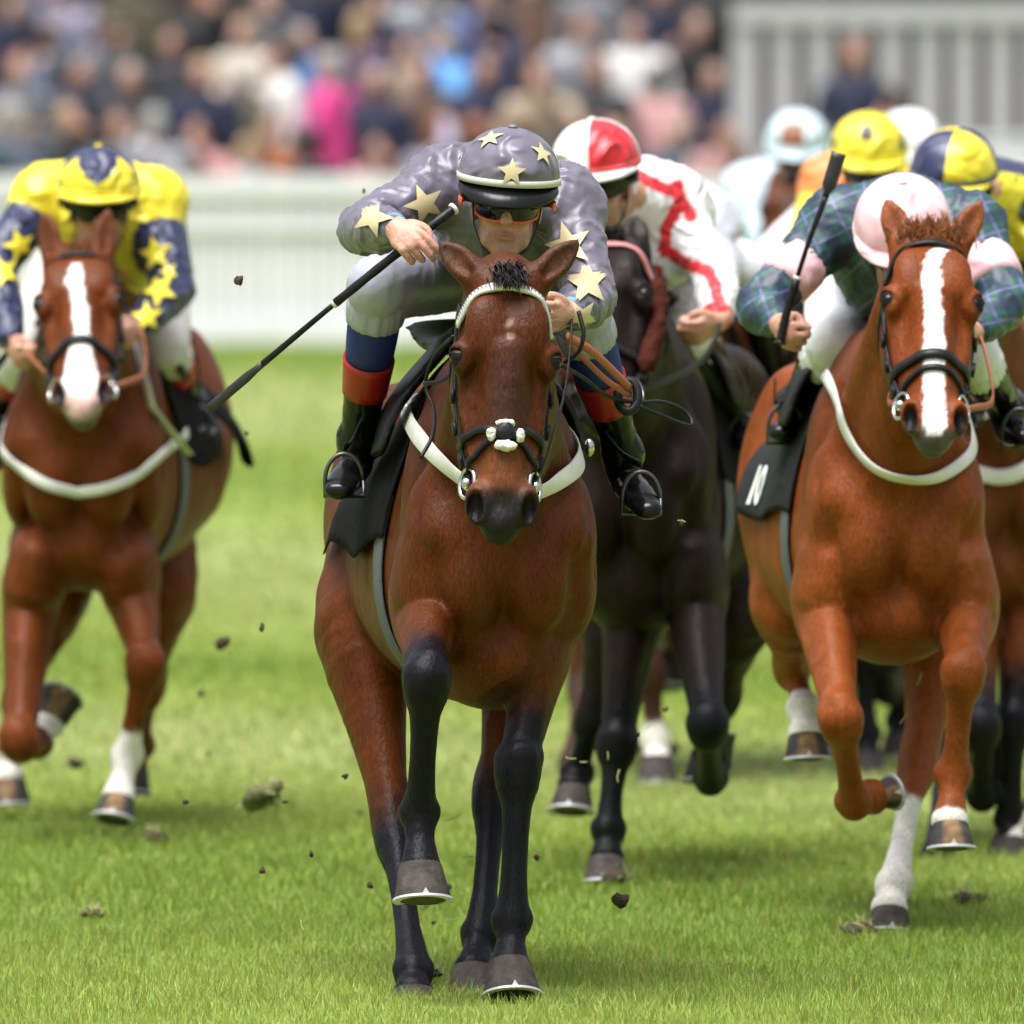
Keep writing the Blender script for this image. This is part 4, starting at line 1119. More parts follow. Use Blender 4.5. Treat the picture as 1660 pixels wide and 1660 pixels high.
        for i in range(m):
            a = math.radians(-72 + 144 * i / (m - 1)); e = abs(a) / math.radians(72)
            rr = 1 + .05 * math.cos(a * 3)
            dip = .010 * math.exp(-(a / .16) ** 2)
            top = gz + gh * (1 - .25 * e ** 3); bot = gz - gh * (1 - .45 * e ** 3) + dip
            for z, o in ((top, -.008), ((top + bot) / 2, .004), (bot, -.004)):
                V3.append((.080 * math.sin(a) * rr, .02 + .088 * math.cos(a) * rr + o, z))
        for i in range(m - 1):
            for j in range(2): F3.append((3 * i + j, 3 * i + j + 1, 3 * i + j + 4, 3 * i + j + 3))
        gg = mk('goggles', T(V3), F3, M_goggle, k.root)
        rimP = [V3[3 * i] for i in range(m)] + [V3[3 * i + 2] for i in range(m - 1, -1, -1)]
        V4, F4 = tube_geo(np.array(rimP), .0045, n=6, closed=True); mk('goggle_rim', T(V4), F4, S.get('gogrim', M_black_plastic), gg)
        a = np.linspace(math.radians(70), math.radians(290), 30)
        P = np.array([(.114 * math.sin(q), .02 + .12 * math.cos(q), gz + .01) for q in a]); mk('goggle_strap', *(lambda g: (T(g[0]), g[1]))(ribbon_geo(P, P * (1, 1, 0), .022, .003)), S.get('strapm', M_black_plastic), gg)
        # chin strap
        P = cat([(-.082, .0, .03), (-.074, .01, -.05), (-.045, .045, -.108), (0, .062, -.124), (.045, .045, -.108), (.074, .01, -.05), (.082, .0, .03)], 4)
        V5, F5 = ribbon_geo(P, P * (1, .5, .3), .014, .003); mk('chin_strap', T(V5), F5, M_black_leather, hel)
    def capstar(k, az, el, R, rot, m, parent):
        """star on the cap cover: az, el in degrees seen from the head centre"""
        a, e = math.radians(az), math.radians(el)
        hs = k.S.get('hs', 1.0)
        if k.capF is None:
            c = k.Hp(0, 0, .068); F = Field(c - .2, c + .2, .006); Rh = np.stack([k.hr, k.hf, k.hu], 1); F.ell(c, (.121 * hs, .143 * hs, .116 * hs), Rh, 0); k.capF = F
        d = k.hr * math.sin(a) * math.cos(e) + k.hf * math.cos(a) * math.cos(e) + k.hu * math.sin(e)
        c = k.Hp(0, 0, .068) + d * .12
        mk('star', *star_on(k.capF, c, -d, k.hu, R, rot, off=.006, L=.2), m, parent, smooth=True)

def pose(h, head, **over):
    """a crouched rider on horse h; head and overrides are (px, py, f) in the photograph"""
    Hd = at(head[0], head[1], h.Y0 - head[2])
    P = lambda x, f, z: h.W([h.p(x, f, z)])[0]
    J = dict(head=Hd, neck=Hd + A(0, .13, -.09), chest=Hd + A(0, .34, -.13), pelvis=P(0, -.88, 1.68))
    J['waist'] = (J['chest'] + J['pelvis']) / 2 + A(0, 0, .03)
    for s, q in (('L', -1), ('R', 1)):
        J['sh' + s] = Hd + A(q * .19, .26, -.12); J['el' + s] = Hd + A(q * .30, .10, -.36); J['wr' + s] = Hd + A(q * .09, -.10, -.44)
        J['kn' + s] = P(q * .27, -.42, 1.56); J['an' + s] = P(q * .34, -.72, 1.22); J['to' + s] = P(q * .36, -.55, 1.12)
    for n, v in over.items():
        J[n] = at(v[0], v[1], h.Y0 - v[2])
    if 'waist' not in over: J['waist'] = (J['chest'] + J['pelvis']) / 2 + A(0, 0, .03)
    return J
def whip(label, pts, n_handle, gripm, tipw=.0125):
    """pts world: handle end first"""
    P = cat(pts, 8); m = len(P); L = np.concatenate([[0], np.cumsum(np.linalg.norm(np.diff(P, axis=0), axis=1))]); L /= L[-1]
    o = empty('riding_whip', P[0], label, 'whip', 'whips held by the jockeys')
    a = int(np.searchsorted(L, n_handle)); b = int(np.searchsorted(L, .74))
    g = 0
    hd = tube('handle', P[:a + 1], [.0105 + .001 * (i % 2) for i in range(a + 1)], M_black_leather, o, n=10)
    tube('handle_cap', cat([P[0] - (P[1] - P[0]) * .4, P[0], P[0] + (P[1] - P[0]) * .6], 3), [.009, .014, .0155, .0155, .0155, .015, .013], gripm, hd, n=12)
    tube('shaft', P[a:b + 1], np.linspace(.0065, .0085, b + 1 - a), M_black_leather, o, n=8)
    tube('collar_ring', [P[a] - (P[a + 1] - P[a]) * .12, P[a] + (P[a + 1] - P[a]) * .25], .0105, M_white_strap, o, n=10)
    tube('flap', P[b:], np.interp(np.arange(m - b), [0, 1, 2, m - b - 1], [.0085, .0095, tipw, tipw]), mat('whip_flap', (.02, .02, .022), rough=.45), o, n=10, flat=.55)

STAR = mat('gold_star', (.56, .46, .26), rough=.42, bump=.15, bscale=40, sheen=.1)
lilac = silk('lilac_grey', (.125, .112, .155))
hb = A(0, 40.0, 0)
J1 = pose(HERO, (822, 331, .02), neck=(824, 330, -.16), chest=(822, 338, -.42), pelvis=(800, 400, -.98),
          shL=(722, 300, -.30), elL=(590, 372, -.10), wrL=(642, 370, .17), shR=(918, 335, -.26), elR=(957, 485, -.06), wrR=(922, 508, .16),
          knL=(614, 466, -.36), anL=(580, 715, -.62), toL=(548, 795, -.45), knR=(940, 505, -.40), anR=(1010, 735, -.66), toR=(1052, 828, -.48))
def hero_hand():
    return dict(L=dict(d=A(.50, -.75, -.42), g=A(.55, .30, .75), n=A(-.55, -.45, .70), curls=[(38, 45, 25), (48, 62, 35), (62, 75, 40), (68, 80, 45)]),
                R=dict(d=A(-.55, -.8, -.1), g=A(0, -.3, 1.), n=A(.7, -.6, .2)))
K1 = Jockey('person in lilac grey silks with gold stars crouched on the leading bay horse', J1, dict(vox=.0075, bvox=.0045, jacket=lilac, breech=mat('lilac_breeches', (.36, .36, .45), rough=.45, bump=.15, bscale=30),
    capm=[lilac], rim=mat('cream_piping', (.52, .50, .44), rough=.5), peakm=M_black_plastic, peak=(.020, .046), pitch=6, roll=-4, gogrim=mat('orange_rim', (.62, .13, .03), rough=.4), strapm=mat('orange_strap', (.65, .12, .04), rough=.5),
    hands=hero_hand(), cuff=mat('blue_cuff', (.10, .30, .45), rough=.6), gog=(-.004, .028), skin=(.50, .27, .20), fold=.010,
    sock=(.46, .68, mat('blue_sock', (.006, .018, .165), rough=.7, bump=.2, bscale=90), mat('red_boot_top', (.30, .010, .009), rough=.35))))
for az, el, R, rot in ((2, 10, .036, 0), (-38, 48, .036, .5), (42, 32, .034, -.3), (95, 20, .034, .2), (-95, 15, .034, .4), (150, 40, .034, 0)):
    K1.capstar(az, el, R, rot, STAR, [o for o in K1.root.children_recursive if o.name.startswith('cap_cover')][0])
for px, py, Yd, R, rot in ((603, 350, .3, .052, .9), (688, 332, .3, .052, .4), (922, 398, .4, .060, .3), (952, 456, .3, .060, .1), (944, 512, .3, .044, .6)):
    c = at(px, py, 40.0); mk('star', *star_on(K1.G, c, A(0, 1, 0), A(0, 0, 1), R, rot, off=.008, L=1.4), STAR, K1.jacket)
HERO.reins([J1['wrL'] * .3 + J1['wrR'] * .7, J1['wrR']], m=M_black_leather, sag=-.01, wide=.03)
def pxtube(name, pts, r, m, parent, flat=1.): tube(name, cat([at(*q) for q in pts], 7), r, m, parent, n=8, flat=flat)
pxtube('rein', [(735, 545, 39.75), (706, 575, 39.85), (690, 622, 39.9), (704, 668, 39.85), (700, 708, 39.75), (682, 742, 39.7)], .0048, M_black_leather, HERO.br)
pxtube('rein', [(736, 602, 39.7), (712, 618, 39.8), (688, 622, 39.85)], .0055, M_black_leather, HERO.br)
pxtube('rein', [(918, 545, 39.8), (955, 566, 39.85), (990, 598, 39.95), (1022, 630, 40.05)], .011, M_brown_rein, HERO.br, .5)
pxtube('rein', [(918, 553, 39.82), (945, 580, 39.9), (985, 618, 39.98), (1020, 640, 40.05)], .009, M_brown_rein, HERO.br, .5)
pxtube('rein', [(938, 505, 39.72), (946, 540, 39.7), (938, 570, 39.7), (915, 588, 39.72)], .0055, M_black_leather, HERO.br)
pxtube('rein', [(910, 592, 39.8), (945, 612, 39.9), (985, 642, 40.0), (1030, 652, 40.05), (1075, 652, 40.1), (1112, 668, 40.12), (1120, 690, 40.1), (1078, 676, 40.08), (1035, 658, 40.04)], .0052, M_black_leather, HERO.br)
th = np.linspace(0, 2 * np.pi, 25)[:-1]; cc = at(1018, 642, 40.05)
mk('rein_stop', *tube_geo([cc + A(math.cos(a) * .024, math.sin(a) * .012, math.sin(a) * .036) for a in th], .012, n=8, closed=True), M_black_leather, HERO.br)
HERO.stirrup(J1['toL'] * .7 + J1['anL'] * .3 + A(0, .0, -.012), HERO.W([HERO.p(-.26, -.56, 1.40)])[0]); HERO.stirrup(J1['toR'] * .7 + J1['anR'] * .3 + A(0, .0, -.012), HERO.W([HERO.p(.26, -.56, 1.40)])[0])
whip('long black whip with a white handle cap held by the jockey in lilac grey', [at(736, 338, 39.88), at(690, 374, 39.855), at(560, 478, 39.88), at(440, 578, 39.98), at(340, 662, 40.1)], .42, M_white_strap)

# ------------------------------------------------------------------ the rest of the field
CH = dict(coat=(.170, .037, .0070), topdark=(.118, .024, .0052), hair=(.26, .095, .035), hairname='chestnut', muzzle_col=(.16, .09, .075), mz0=.56, mz1=.60)
WHITE = silk('white', (.72, .72, .74)); RED = silk('red', (.56, .012, .022)); YEL = silk('yellow', (.72, .60, .03)); NAVY = silk('navy', (.016, .022, .075)); PINK = silk('pink', (.80, .50, .55))
PALEB = silk('pale_blue', (.50, .62, .70)); BROWNC = silk('brown', (.25, .09, .03)); ORNG = silk('orange', (.75, .20, .04))
def number(h, text, px, py, size, rot=(0, 0, 0), m=None, parent=None):
    """printed figure laid on the saddle cloth"""
    cu = bpy.data.curves.new('t', 'FONT'); cu.body = text; cu.size = size; cu.extrude = .001; cu.offset = .004; cu.align_x = 'CENTER'; cu.align_y = 'CENTER'; cu.resolution_u = 3
    to = bpy.data.objects.new('t', cu); COL.objects.link(to); dg = bpy.context.evaluated_depsgraph_get(); dg.update()
    me = bpy.data.meshes.new_from_object(to.evaluated_get(dg)); V = np.array([v.co[:] for v in me.vertices]); F = [tuple(p.vertices) for p in me.polygons]
    bpy.data.objects.remove(to); bpy.data.meshes.remove(me)
    return V, F
def cloth_number(h, cl, text, u, side, size, tilt=0.):
    """figures on the cloth at fraction u from front to back, e round the side"""
    V, F = number(h, text, 0, 0, size)
    P = h.cl; nf, na = P.shape[:2]
    ju = u * (nf - 1); e = (.5 + side * .5) * (na - 1)
    c, s_ = math.cos(tilt), math.sin(tilt)
    du = np.linalg.norm(P[-1, int(e)] - P[0, int(e)]) / (nf - 1); de = np.linalg.norm(P[nf // 2, int(e)] - P[nf // 2, max(int(e) - 3, 0)]) / 3 + 1e-6
    out = []
    for x, y, z in V:
        x, y = c * x - s_ * y, s_ * x + c * y
        sg = 1 if side < 0 else -1                       # reads the right way from outside
        fu = np.clip(ju - sg * x / du, 0, nf - 1.01); fe = np.clip(e - np.sign(side) * y / de, 0, na - 1.01)
        i, j = int(fu), int(fe); a, b = fu - i, fe - j
        p = P[i, j] * (1 - a) * (1 - b) + P[i + 1, j] * a * (1 - b) + P[i, j + 1] * (1 - a) * b + P[i + 1, j + 1] * a * b
        n = nrm(np.cross(P[i + 1, j] - P[i, j], P[i, j + 1] - P[i, j])); n = n if n[0] * side > 0 else -n
        out.append(p + n * (.004 + z))
    mk('number', h.W(np.array(out)), F, M_white_print, cl, smooth=False)

# ---- left: chestnut with a white blaze
H2 = Horse('horse', 'chestnut horse with a broad white blaze at the left edge', 132, 48.1, -5, dict(CH, coat=(.125, .031, .0065), topdark=(.088, .021, .0050), vox=.010,
    poll=(126, 416, .45), muzzle=(133, 668, .95), ears=[(72, 342, .42), (176, 338, .42)], dz=.02,
    legs=dict(FL=[(205, 900, -.05), (212, 960, -.10), (236, 1075, .18), (206, 1225, .10), (192, 1292, .16)],
              FR=[(62, 900, -.05), (48, 985, -.06), (32, 1205, .25), (60, 1205, -.10), (80, 1172, -.20)],
              HL=[(235, 830, -1.25), (255, 960, -1.0), (240, 1110, -1.15), (225, 1210, -1.45), (215, 1245, -1.42)],
              HR=[(105, 830, -1.25), (70, 980, -.95), (30, 1130, -1.15), (8, 1235, -1.25), (14, 1262, -1.2)]),
    hoofdir=dict(FR=(.35, .55, .75), FL=(-.12, -.35, -.9), HR=(.1, -.1, -1)), stripe=dict(FR=1, HR=1, FL=1),
    socks=dict(FL=2.72, FR=3.05, HR=2.8), blaze=[(.085, .0, .012), (.13, -.005, .020), (.17, -.008, .026), (.22, .0, .020), (.30, .008, .022), (.36, .008, .018), (.40, .003, .028), (.46, 0, .042), (.52, 0, .050), (.60, 0, .045), (.63, 0, .03)],
    snip=(.56, .60), lip=(.13, .105, .095), forelock=(40, .05, (0, .2, 1.), (0, -.5, -.6), .02)))
H2.bridle(M_black_leather, 'plain')
H2.collar([(-40, 680), (-5, 720), (30, 752), (70, 783), (110, 795), (150, 796), (190, 785), (230, 762), (265, 728), (292, 712)], w=.032)
c2 = H2.cloth(seed=3, flare=.09, psi=(100, 98), f1=-1.08); H2.saddle()
tube('martingale_strap', [H2.W([H2.p(.15, -.05, 1.40)])[0], at(245, 660, 48.05), at(305, 735, 48.3)], .018, M_white_strap, H2.root, flat=.3, n=8)
J2 = pose(H2, (160, 340, -.02), neck=(162, 350, -.15), chest=(165, 380, -.36), shL=(72, 320, -.28), elL=(-8, 430, -.12), wrL=(18, 560, .12), shR=(250, 325, -.28), elR=(280, 470, -.12), wrR=(222, 535, .14),
          knR=(264, 560, -.42), anR=(308, 655, -.72), toR=(326, 702, -.55), knL=(42, 580, -.42), anL=(-5, 665, -.72), toL=(-22, 712, -.55))
def jc2(k, V):
    J = k.J; C = np.tile(A(.72, .60, .03), (len(V), 1))
    for s in 'LR':
        d, t = polydist(V, [J['chest'], J['sh' + s], J['el' + s], J['wr' + s]]); C[(t > 1.34) & (d < .092)] = (.016, .022, .075)
    return C
K2 = Jockey('person in yellow silks with navy starred sleeves on the blazed chestnut at the left', J2, dict(vox=.011, jacket=M_silk_attr, jcol=jc2, cuff=NAVY, capm=[YEL, NAVY], pitch=8, rim=YEL, peak=(.035, .01),
    cap=lambda x, y, z, a, b: 1 if (b > .80 or min(a % 90, 90 - a % 90) < 34 * (b - .18) / .5) else 0, sock=(.22, .5, M_white_breech, mat('red_top', (.40, .012, .015), rough=.4)), breech=mat('cream_breeches', (.62, .60, .58), rough=.6)))
for px, py, R, rot in ((30, 398, .05, .3), (250, 412, .055, .2), (258, 468, .055, .5), (240, 512, .05, 0.1), (5, 440, .05, .4), (272, 440, .03, .4)):
    mk('star', *star_on(K2.G, at(px, py, 48.1), A(0, 1, 0), A(0, 0, 1), R, rot, off=.008, L=1.4), YEL, K2.jacket)
H2.reins([J2['wrL'], J2['wrR']], sag=.05)
H2.stirrup(J2['toR'] * .7 + J2['anR'] * .3 + A(0, 0, -.012), H2.W([H2.p(.26, -.56, 1.40)])[0]); H2.stirrup(J2['toL'] * .7 + J2['anL'] * .3 + A(0, 0, -.012), H2.W([H2.p(-.26, -.56, 1.40)])[0])
whip('short black whip in the hand of the jockey at the left edge', [at(10, 555, 47.95), at(18, 562, 47.97), at(-40, 640, 48.1), at(-110, 740, 48.3)], .42, M_black_leather)

# ---- dark brown horse behind the leader
DK = dict(coat=(.013, .0075, .006), topdark=(.009, .006, .005), points=(.005, .005, .006), hair=(.010, .009, .009), hairname='dark', muzzle_col=(.010, .009, .009), eartip=(.012, .01, .01))
H3 = Horse('horse', 'dark brown horse half hidden behind the leading bay', 1018, 45.4, -7, dict(DK, vox=.010,
    wid=.86, poll=(990, 398, .50), muzzle=(968, 690, .88), ears=[(952, 352, .45), (1030, 350, .45)], hyaw=-14,
    legs=dict(FL=[(1125, 900, -.05), (1128, 985, -.04), (1147, 1178, .32), (1152, 1262, -.02), (1158, 1238, -.10)],
              FR=[(1030, 900, -.08), (1025, 1000, -.10), (1000, 1205, .02), (986, 1345, .08), (984, 1388, .12)],
              HL=[(1170, 880, -1.25), (1190, 990, -.95), (1170, 1130, -1.15), (1150, 1200, -1.4), (1146, 1225, -1.38)],
              HR=[(1040, 880, -1.25), (1010, 1000, -.95), (960, 1170, -.95), (935, 1255, -1.0), (930, 1275, -.96)]),
    hoofdir=dict(FL=(0, .1, .99)), forelock=(40, .06, (0, .1, 1.), (0, -.6, -.6), .02), maneside=-1))
H3.bridle(mat('pink_brow', (.55, .22, .22), rough=.6), 'plain')
for sd in (-1, 1):
    P, N = H3.sidepath(sd, [(.10, -.05), (.22, -.06), (.34, -.055), (.43, -.05)], off=.02, m=10)
    V, Fq = tube_geo(P, np.interp(np.arange(len(P)), [0, 3, len(P) - 4, len(P) - 1], [.012, .026, .026, .010]), n=14); Nn = V - np.repeat(P, 14, 0); V = V + Nn * (.35 * vnoise(V, 170, 3))[:, None]
    mk('sheepskin_cheekpiece', H3.W(V), Fq, mat('brown_fleece', (.055, .014, .009), rough=.95, bump=1., bscale=60, spec=.1), H3.br)
c3 = H3.cloth(seed=2, flare=.012, f1=-1.08, psi=(104, 106)); H3.saddle(); cloth_number(H3, c3, '8', .66, .80, .15)
J3 = pose(H3, (970, 302, -.05), neck=(1005, 320, -.2), chest=(1045, 350, -.42), shL=(960, 345, -.30), shR=(1085, 330, -.36), elR=(1160, 450, -.22), wrR=(1163, 522, .06), elL=(930, 460, -.1), wrL=(990, 520, .1), pelvis=(1075, 430, -.98),
          knR=(1118, 545, -.38), anR=(1194, 662, -.66), toR=(1214, 722, -.48), knL=(985, 560, -.4))
def jc3(k, V):
    J = k.J; C = np.tile(A(.72, .72, .75), (len(V), 1))
    strokes = [[at(1030, 282, 45.60), at(1075, 305, 45.65), at(1100, 310, 45.85)], [at(1098, 300, 45.80), at(1102, 330, 45.60), at(1080, 372, 45.50), at(1078, 410, 45.50)],
               [at(1078, 405, 45.40), at(1118, 432, 45.40), at(1150, 440, 45.40)], [at(1148, 440, 45.30), at(1160, 462, 45.30), at(1172, 520, 45.20)], [at(1065, 440, 45.60), at(1075, 500, 45.60)], [at(1095, 310, 45.70), at(1120, 350, 45.70)]]
    for st in strokes:
        q = np.array(st); d, t = polydist(V * (1, 0, 1), q * (1, 0, 1)); C[d < .017] = (.56, .012, .022)
    for s in 'LR':
        d = np.linalg.norm(V - J['wr' + s], axis=1); C[d < .062] = (.56, .012, .022)
    return C
K3 = Jockey('person in white silks with red seams and a red and white quartered cap', J3, dict(vox=.008, jacket=M_silk_attr, jcol=jc3, cuff=RED, capm=[WHITE, RED], pitch=10, yaw=-8, roll=4, rim=RED, peakm=WHITE,
    cap=lambda x, y, z, a, b: int((a % 180 < 90) == (0 < 1)) if b > .08 else 1 - int(a % 180 < 90), breech=WHITE, thigh=[.12, .10, .07, .064, .06],
    hands=dict(R=dict(d=A(-.7, -.6, -.35), g=A(-.1, -.5, .9), n=A(.5, -.75, .3)))))
H3.reins([J3['wrL'], J3['wrR']], m=M_black_leather)
H3.stirrup(J3['toR'] * .7 + J3['anR'] * .3 + A(0, 0, -.012), H3.W([H3.p(.26, -.56, 1.40)])[0])
tube('chaps', cat([at(1104, 528, 45.78), at(1132, 575, 45.86), at(1168, 625, 45.96), at(1192, 660, 46.04)], 4), np.interp(np.arange(13), [0, 4, 12], [.070, .078, .055]), mat('black_chaps', (.008, .008, .009), rough=.5), K3.root, n=16)

# ---- right: chestnut with the tartan rider
H4 = Horse('horse', 'bright chestnut horse with a narrow white blaze on the right', 1452, 42.9, 4, dict(CH, coat=(.210, .053, .0115), vox=.009, wid=.93,
    poll=(1507, 392, .52), muzzle=(1517, 718, .90), ears=[(1437, 322, .47), (1592, 326, .47)], hyaw=3, hroll=0,
    legs=dict(FR=[(1345, 915, -.06), (1338, 995, -.06), (1363, 1165, .34), (1384, 1300, .08), (1412, 1292, -.02)],
              FL=[(1555, 915, -.05), (1568, 1000, -.06), (1562, 1088, .30), (1545, 1255, .24), (1540, 1330, .30)],
              HL=[(1500, 870, -1.20), (1530, 1010, -.85), (1488, 1235, -.62), (1450, 1432, -.30), (1442, 1470, -.25)],
              HR=[(1330, 860, -1.25), (1285, 970, -1.0), (1283, 1078, -1.25), (1304, 1150, -1.15), (1306, 1186, -1.10)]),
    hoofdir=dict(FR=(.75, .45, .15), FL=(0, -.18, -1), HR=(0.02, -.15, -1)), stripe=dict(FL=1, HR=1, FR=1),
    socks=dict(HL=2.35, HR=2.75, FL=3.86), blaze=[(.045, .028, .006), (.06, .02, .022), (.10, .0, .020), (.15, -.008, .026), (.20, -.004, .022), (.36, .0, .026), (.44, -.002, .028), (.55, -.004, .026), (.60, -.004, .028), (.625, 0, .02)],
    hoofs=.86, hoofk=dict(FR=.72), lip=(.11, .10, .095), muzzle_col=(.10, .085, .08), mz0=.585, mz1=.61, forelock=(130, .060, (.0, .25, 1.), (.05, -.25, -.35), .036)))
H4.bridle(M_black_leather, 'double')
H4.collar([(1365, 655), (1372, 690), (1395, 730), (1430, 762), (1480, 774), (1530, 770), (1565, 745), (1585, 705), (1588, 668)], w=.032)
c4 = H4.cloth(seed=0, flare=.018, f1=-1.1, psi=(108, 104), m=mat('charcoal_cloth', (.020, .021, .023), rough=.9, spec=.15, fold=.6)); H4.saddle(); cloth_number(H4, c4, '10', .64, -.86, .15, .1)
J4 = pose(H4, (1462, 398, .10), neck=(1462, 385, -.10), chest=(1458, 395, -.38), shL=(1358, 365, -.26), shR=(1572, 372, -.26), elL=(1232, 498, -.10), wrL=(1262, 525, .10), elR=(1632, 490, -.08), wrR=(1580, 540, .14), pelvis=(1440, 440, -.98),
          knL=(1354, 560, -.38), anL=(1290, 655, -.66), toL=(1266, 702, -.48), knR=(1572, 575, -.38), anR=(1634, 662, -.66), toR=(1662, 710, -.48))
tart = tartan_mat()
K4 = Jockey('person in green tartan silks with pink armbands and a pale pink cap', J4, dict(vox=.009, jacket=tart, capm=[PINK], pitch=30, roll=-4, yaw=-8, rim=PINK, cuff=tart, breech=M_white_breech, hs=1.02, fold=.010, capdown=98,
    hands=dict(L=dict(d=A(.35, -.85, -.35), g=A(.25, -.25, .95), n=A(-.85, -.4, .15), curl=(75, 95, 60))), sock=(.22, .30, mat('navy_sock', (.012, .018, .06), rough=.7), M_boot)))
for s in 'LR':
    sh, el = J4['sh' + s], J4['el' + s]; a = nrm(el - sh); m_ = sh * .42 + el * .58
    tube('armband', [m_ - a * .055, m_ - a * .03, m_, m_ + a * .03, m_ + a * .05], [.070, .076, .076, .075, .068], PINK, K4.jacket, n=20)
H4.reins([J4['wrL'] * .25 + J4['wrR'] * .75, J4['wrR']], sag=.08)
for s, q in (('L', -1), ('R', 1)): H4.stirrup(J4['to' + s] * .7 + J4['an' + s] * .3 + A(0, 0, -.012), H4.W([H4.p(q * .26, -.56, 1.40)])[0])
whip('black whip held upright by the jockey in tartan', [at(1264, 556, 42.72), at(1276, 505, 42.72), at(1310, 395, 42.70), at(1338, 320, 42.70), at(1360, 248, 42.70)], .30, M_black_leather, .019)

# ---- bay at the right edge
H5 = Horse('horse', 'bay horse with one white sock at the right edge of the field', 1628, 47.05, 3, dict(BAY, coat=(.14, .040, .013), topdark=(.10, .028, .010), vox=.012,
    poll=(1560, 430, .45), muzzle=(1545, 700, .80), ears=[(1525, 385, .42), (1600, 385, .42)],
    legs=dict(FL=[(1680, 890, -.05), (1665, 970, -.08), (1642, 1170, .05), (1638, 1330, .0), (1635, 1365, .04)],
              FR=[(1570, 890, -.05), (1575, 980, -.06), (1590, 1180, .25), (1592, 1290, .05), (1595, 1275, -.05)],
              HL=[(1680, 850, -1.25), (1720, 980, -.95), (1700, 1150, -1.0), (1690, 1270, -.9), (1688, 1300, -.86)],
              HR=[(1560, 850, -1.25), (1545, 990, -.95), (1535, 1180, -1.0), (1520, 1385, .1), (1518, 1425, .15)]),
    socks=dict(FL=2.85), hoofdir=dict(FR=(.1, .5, .8))))
H5.bridle(M_black_leather, 'plain'); H5.collar([(1500, 700), (1560, 760), (1640, 775), (1720, 720)]); H5.cloth(seed=4, f1=-1.1); H5.saddle()
J5 = pose(H5, (1545, 312, .0), neck=(1580, 310, -.16), chest=(1610, 340, -.40), shL=(1520, 350, -.3), shR=(1665, 335, -.34), elR=(1720, 460, -.15), elL=(1490, 470, -.1))
def jc5(k, V):
    C = np.tile(A(.70, .60, .03), (len(V), 1)); J = k.J
    d, t = polydist(V, [J['neck'], J['chest'], J['pelvis']]); up = V[:, 2] - np.interp(V[:, 1], [J['neck'][1], J['pelvis'][1]], [J['neck'][2], J['pelvis'][2]])
    C[(up > .06)] = (.016, .022, .075)
    n = vnoise(V, 22, 7); C[(n > .62) & (up < .06)] = (.016, .022, .075)
    return C
K5 = Jockey('person in yellow and navy silks with a quartered cap at the right edge', J5, dict(vox=.012, jacket=M_silk_attr, jcol=jc5, cuff=NAVY, capm=[YEL, NAVY], pitch=16, yaw=-14, rim=NAVY, roll=-6,
    cap=lambda x, y, z, a, b: int(a % 180 > 90) if b > .05 else 1))
H5.reins([J5['wrL'], J5['wrR']])

# ---- further back
H6 = Horse('horse', 'brown horse ridden by the yellow capped jockey behind the tartan rider', 1400, 52.4, 2, dict(BAY, coat=(.075, .030, .016), topdark=(.06, .022, .012), vox=.014,
    poll=(1375, 440, .45), muzzle=(1365, 660, .80), ears=[(1345, 400, .42), (1405, 400, .42)],
    legs=dict(FL=[(1450, 830, -.05), (1450, 900, -.08), (1440, 1060, .25), (1440, 1120, .0), (1442, 1110, -.06)],
              FR=[(1355, 830, -.05), (1350, 900, -.08), (1400, 1060, .05), (1405, 1190, .05), (1405, 1225, .08)],
              HL=[(1450, 800, -1.25), (1470, 910, -.95), (1462, 1040, -1.1), (1458, 1170, -1.2), (1458, 1195, -1.16)],
              HR=[(1350, 800, -1.25), (1335, 910, -.95), (1330, 1040, -1.1), (1345, 1160, -1.3), (1346, 1185, -1.26)]), hoofdir=dict(FL=(0, .5, .8))))
H6.bridle(M_black_leather, 'plain'); H6.collar([(1290, 700), (1350, 745), (1410, 750), (1470, 720)]); H6.cloth(); H6.saddle()
J6 = pose(H6, (1408, 276, .0), shL=(1345, 300, -.28), elL=(1300, 400, -.15), wrL=(1345, 520, .1))
def jc6(k, V):
    C = np.tile(A(.72, .60, .04), (len(V), 1)); J = k.J
    d, t = polydist(V, [J['neck'], J['chest'], J['pelvis']])
    for s in 'LR':
        d2, t2 = polydist(V, [J['chest'], J['sh' + s], J['el' + s], J['wr' + s]]); C[(t2 > .8) & (t2 < 1.35)] = (.75, .22, .05)
    return C
K6 = Jockey('person in orange and yellow silks with a yellow cap spotted with black', J6, dict(vox=.013, jacket=M_silk_attr, jcol=jc6, cuff=YEL, capm=[YEL, M_black_plastic], pitch=14, rim=YEL,
    cap=lambda x, y, z, a, b: 1 if any((a - p) ** 2 + ((b - q) * 60) ** 2 < 130 for p, q in ((-5, .68), (62, .25), (-70, .25))) else 0))
H6.reins([J6['wrL'], J6['wrR']])
H7 = Horse('horse', 'brown horse far back under the pale blue capped jockey', 1292, 64.1, 0, dict(BAY, coat=(.13, .045, .018), vox=.016,
    poll=(1286, 300, .45), muzzle=(1280, 440, .85), ears=[(1262, 268, .42), (1306, 268, .42)],
    legs=dict(FL=[(1330, 640, -.05), (1332, 700, -.08), (1325, 830, .2), (1322, 920, .0), (1322, 945, -.03)],
              FR=[(1255, 640, -.05), (1250, 700, -.08), (1238, 850, .05), (1228, 960, .02), (1225, 990, .05)],
              HL=[(1330, 620, -1.25), (1345, 700, -.95), (1340, 800, -1.1), (1338, 900, -1.2), (1338, 920, -1.16)],
              HR=[(1255, 620, -1.25), (1240, 700, -.95), (1225, 850, -1.0), (1215, 985, -.9), (1213, 1005, -.86)])))
H7.bridle(M_black_leather, 'double'); H7.cloth(); H7.saddle()
J7 = pose(H7, (1292, 255, .0), elL=(1215, 330, -.1))
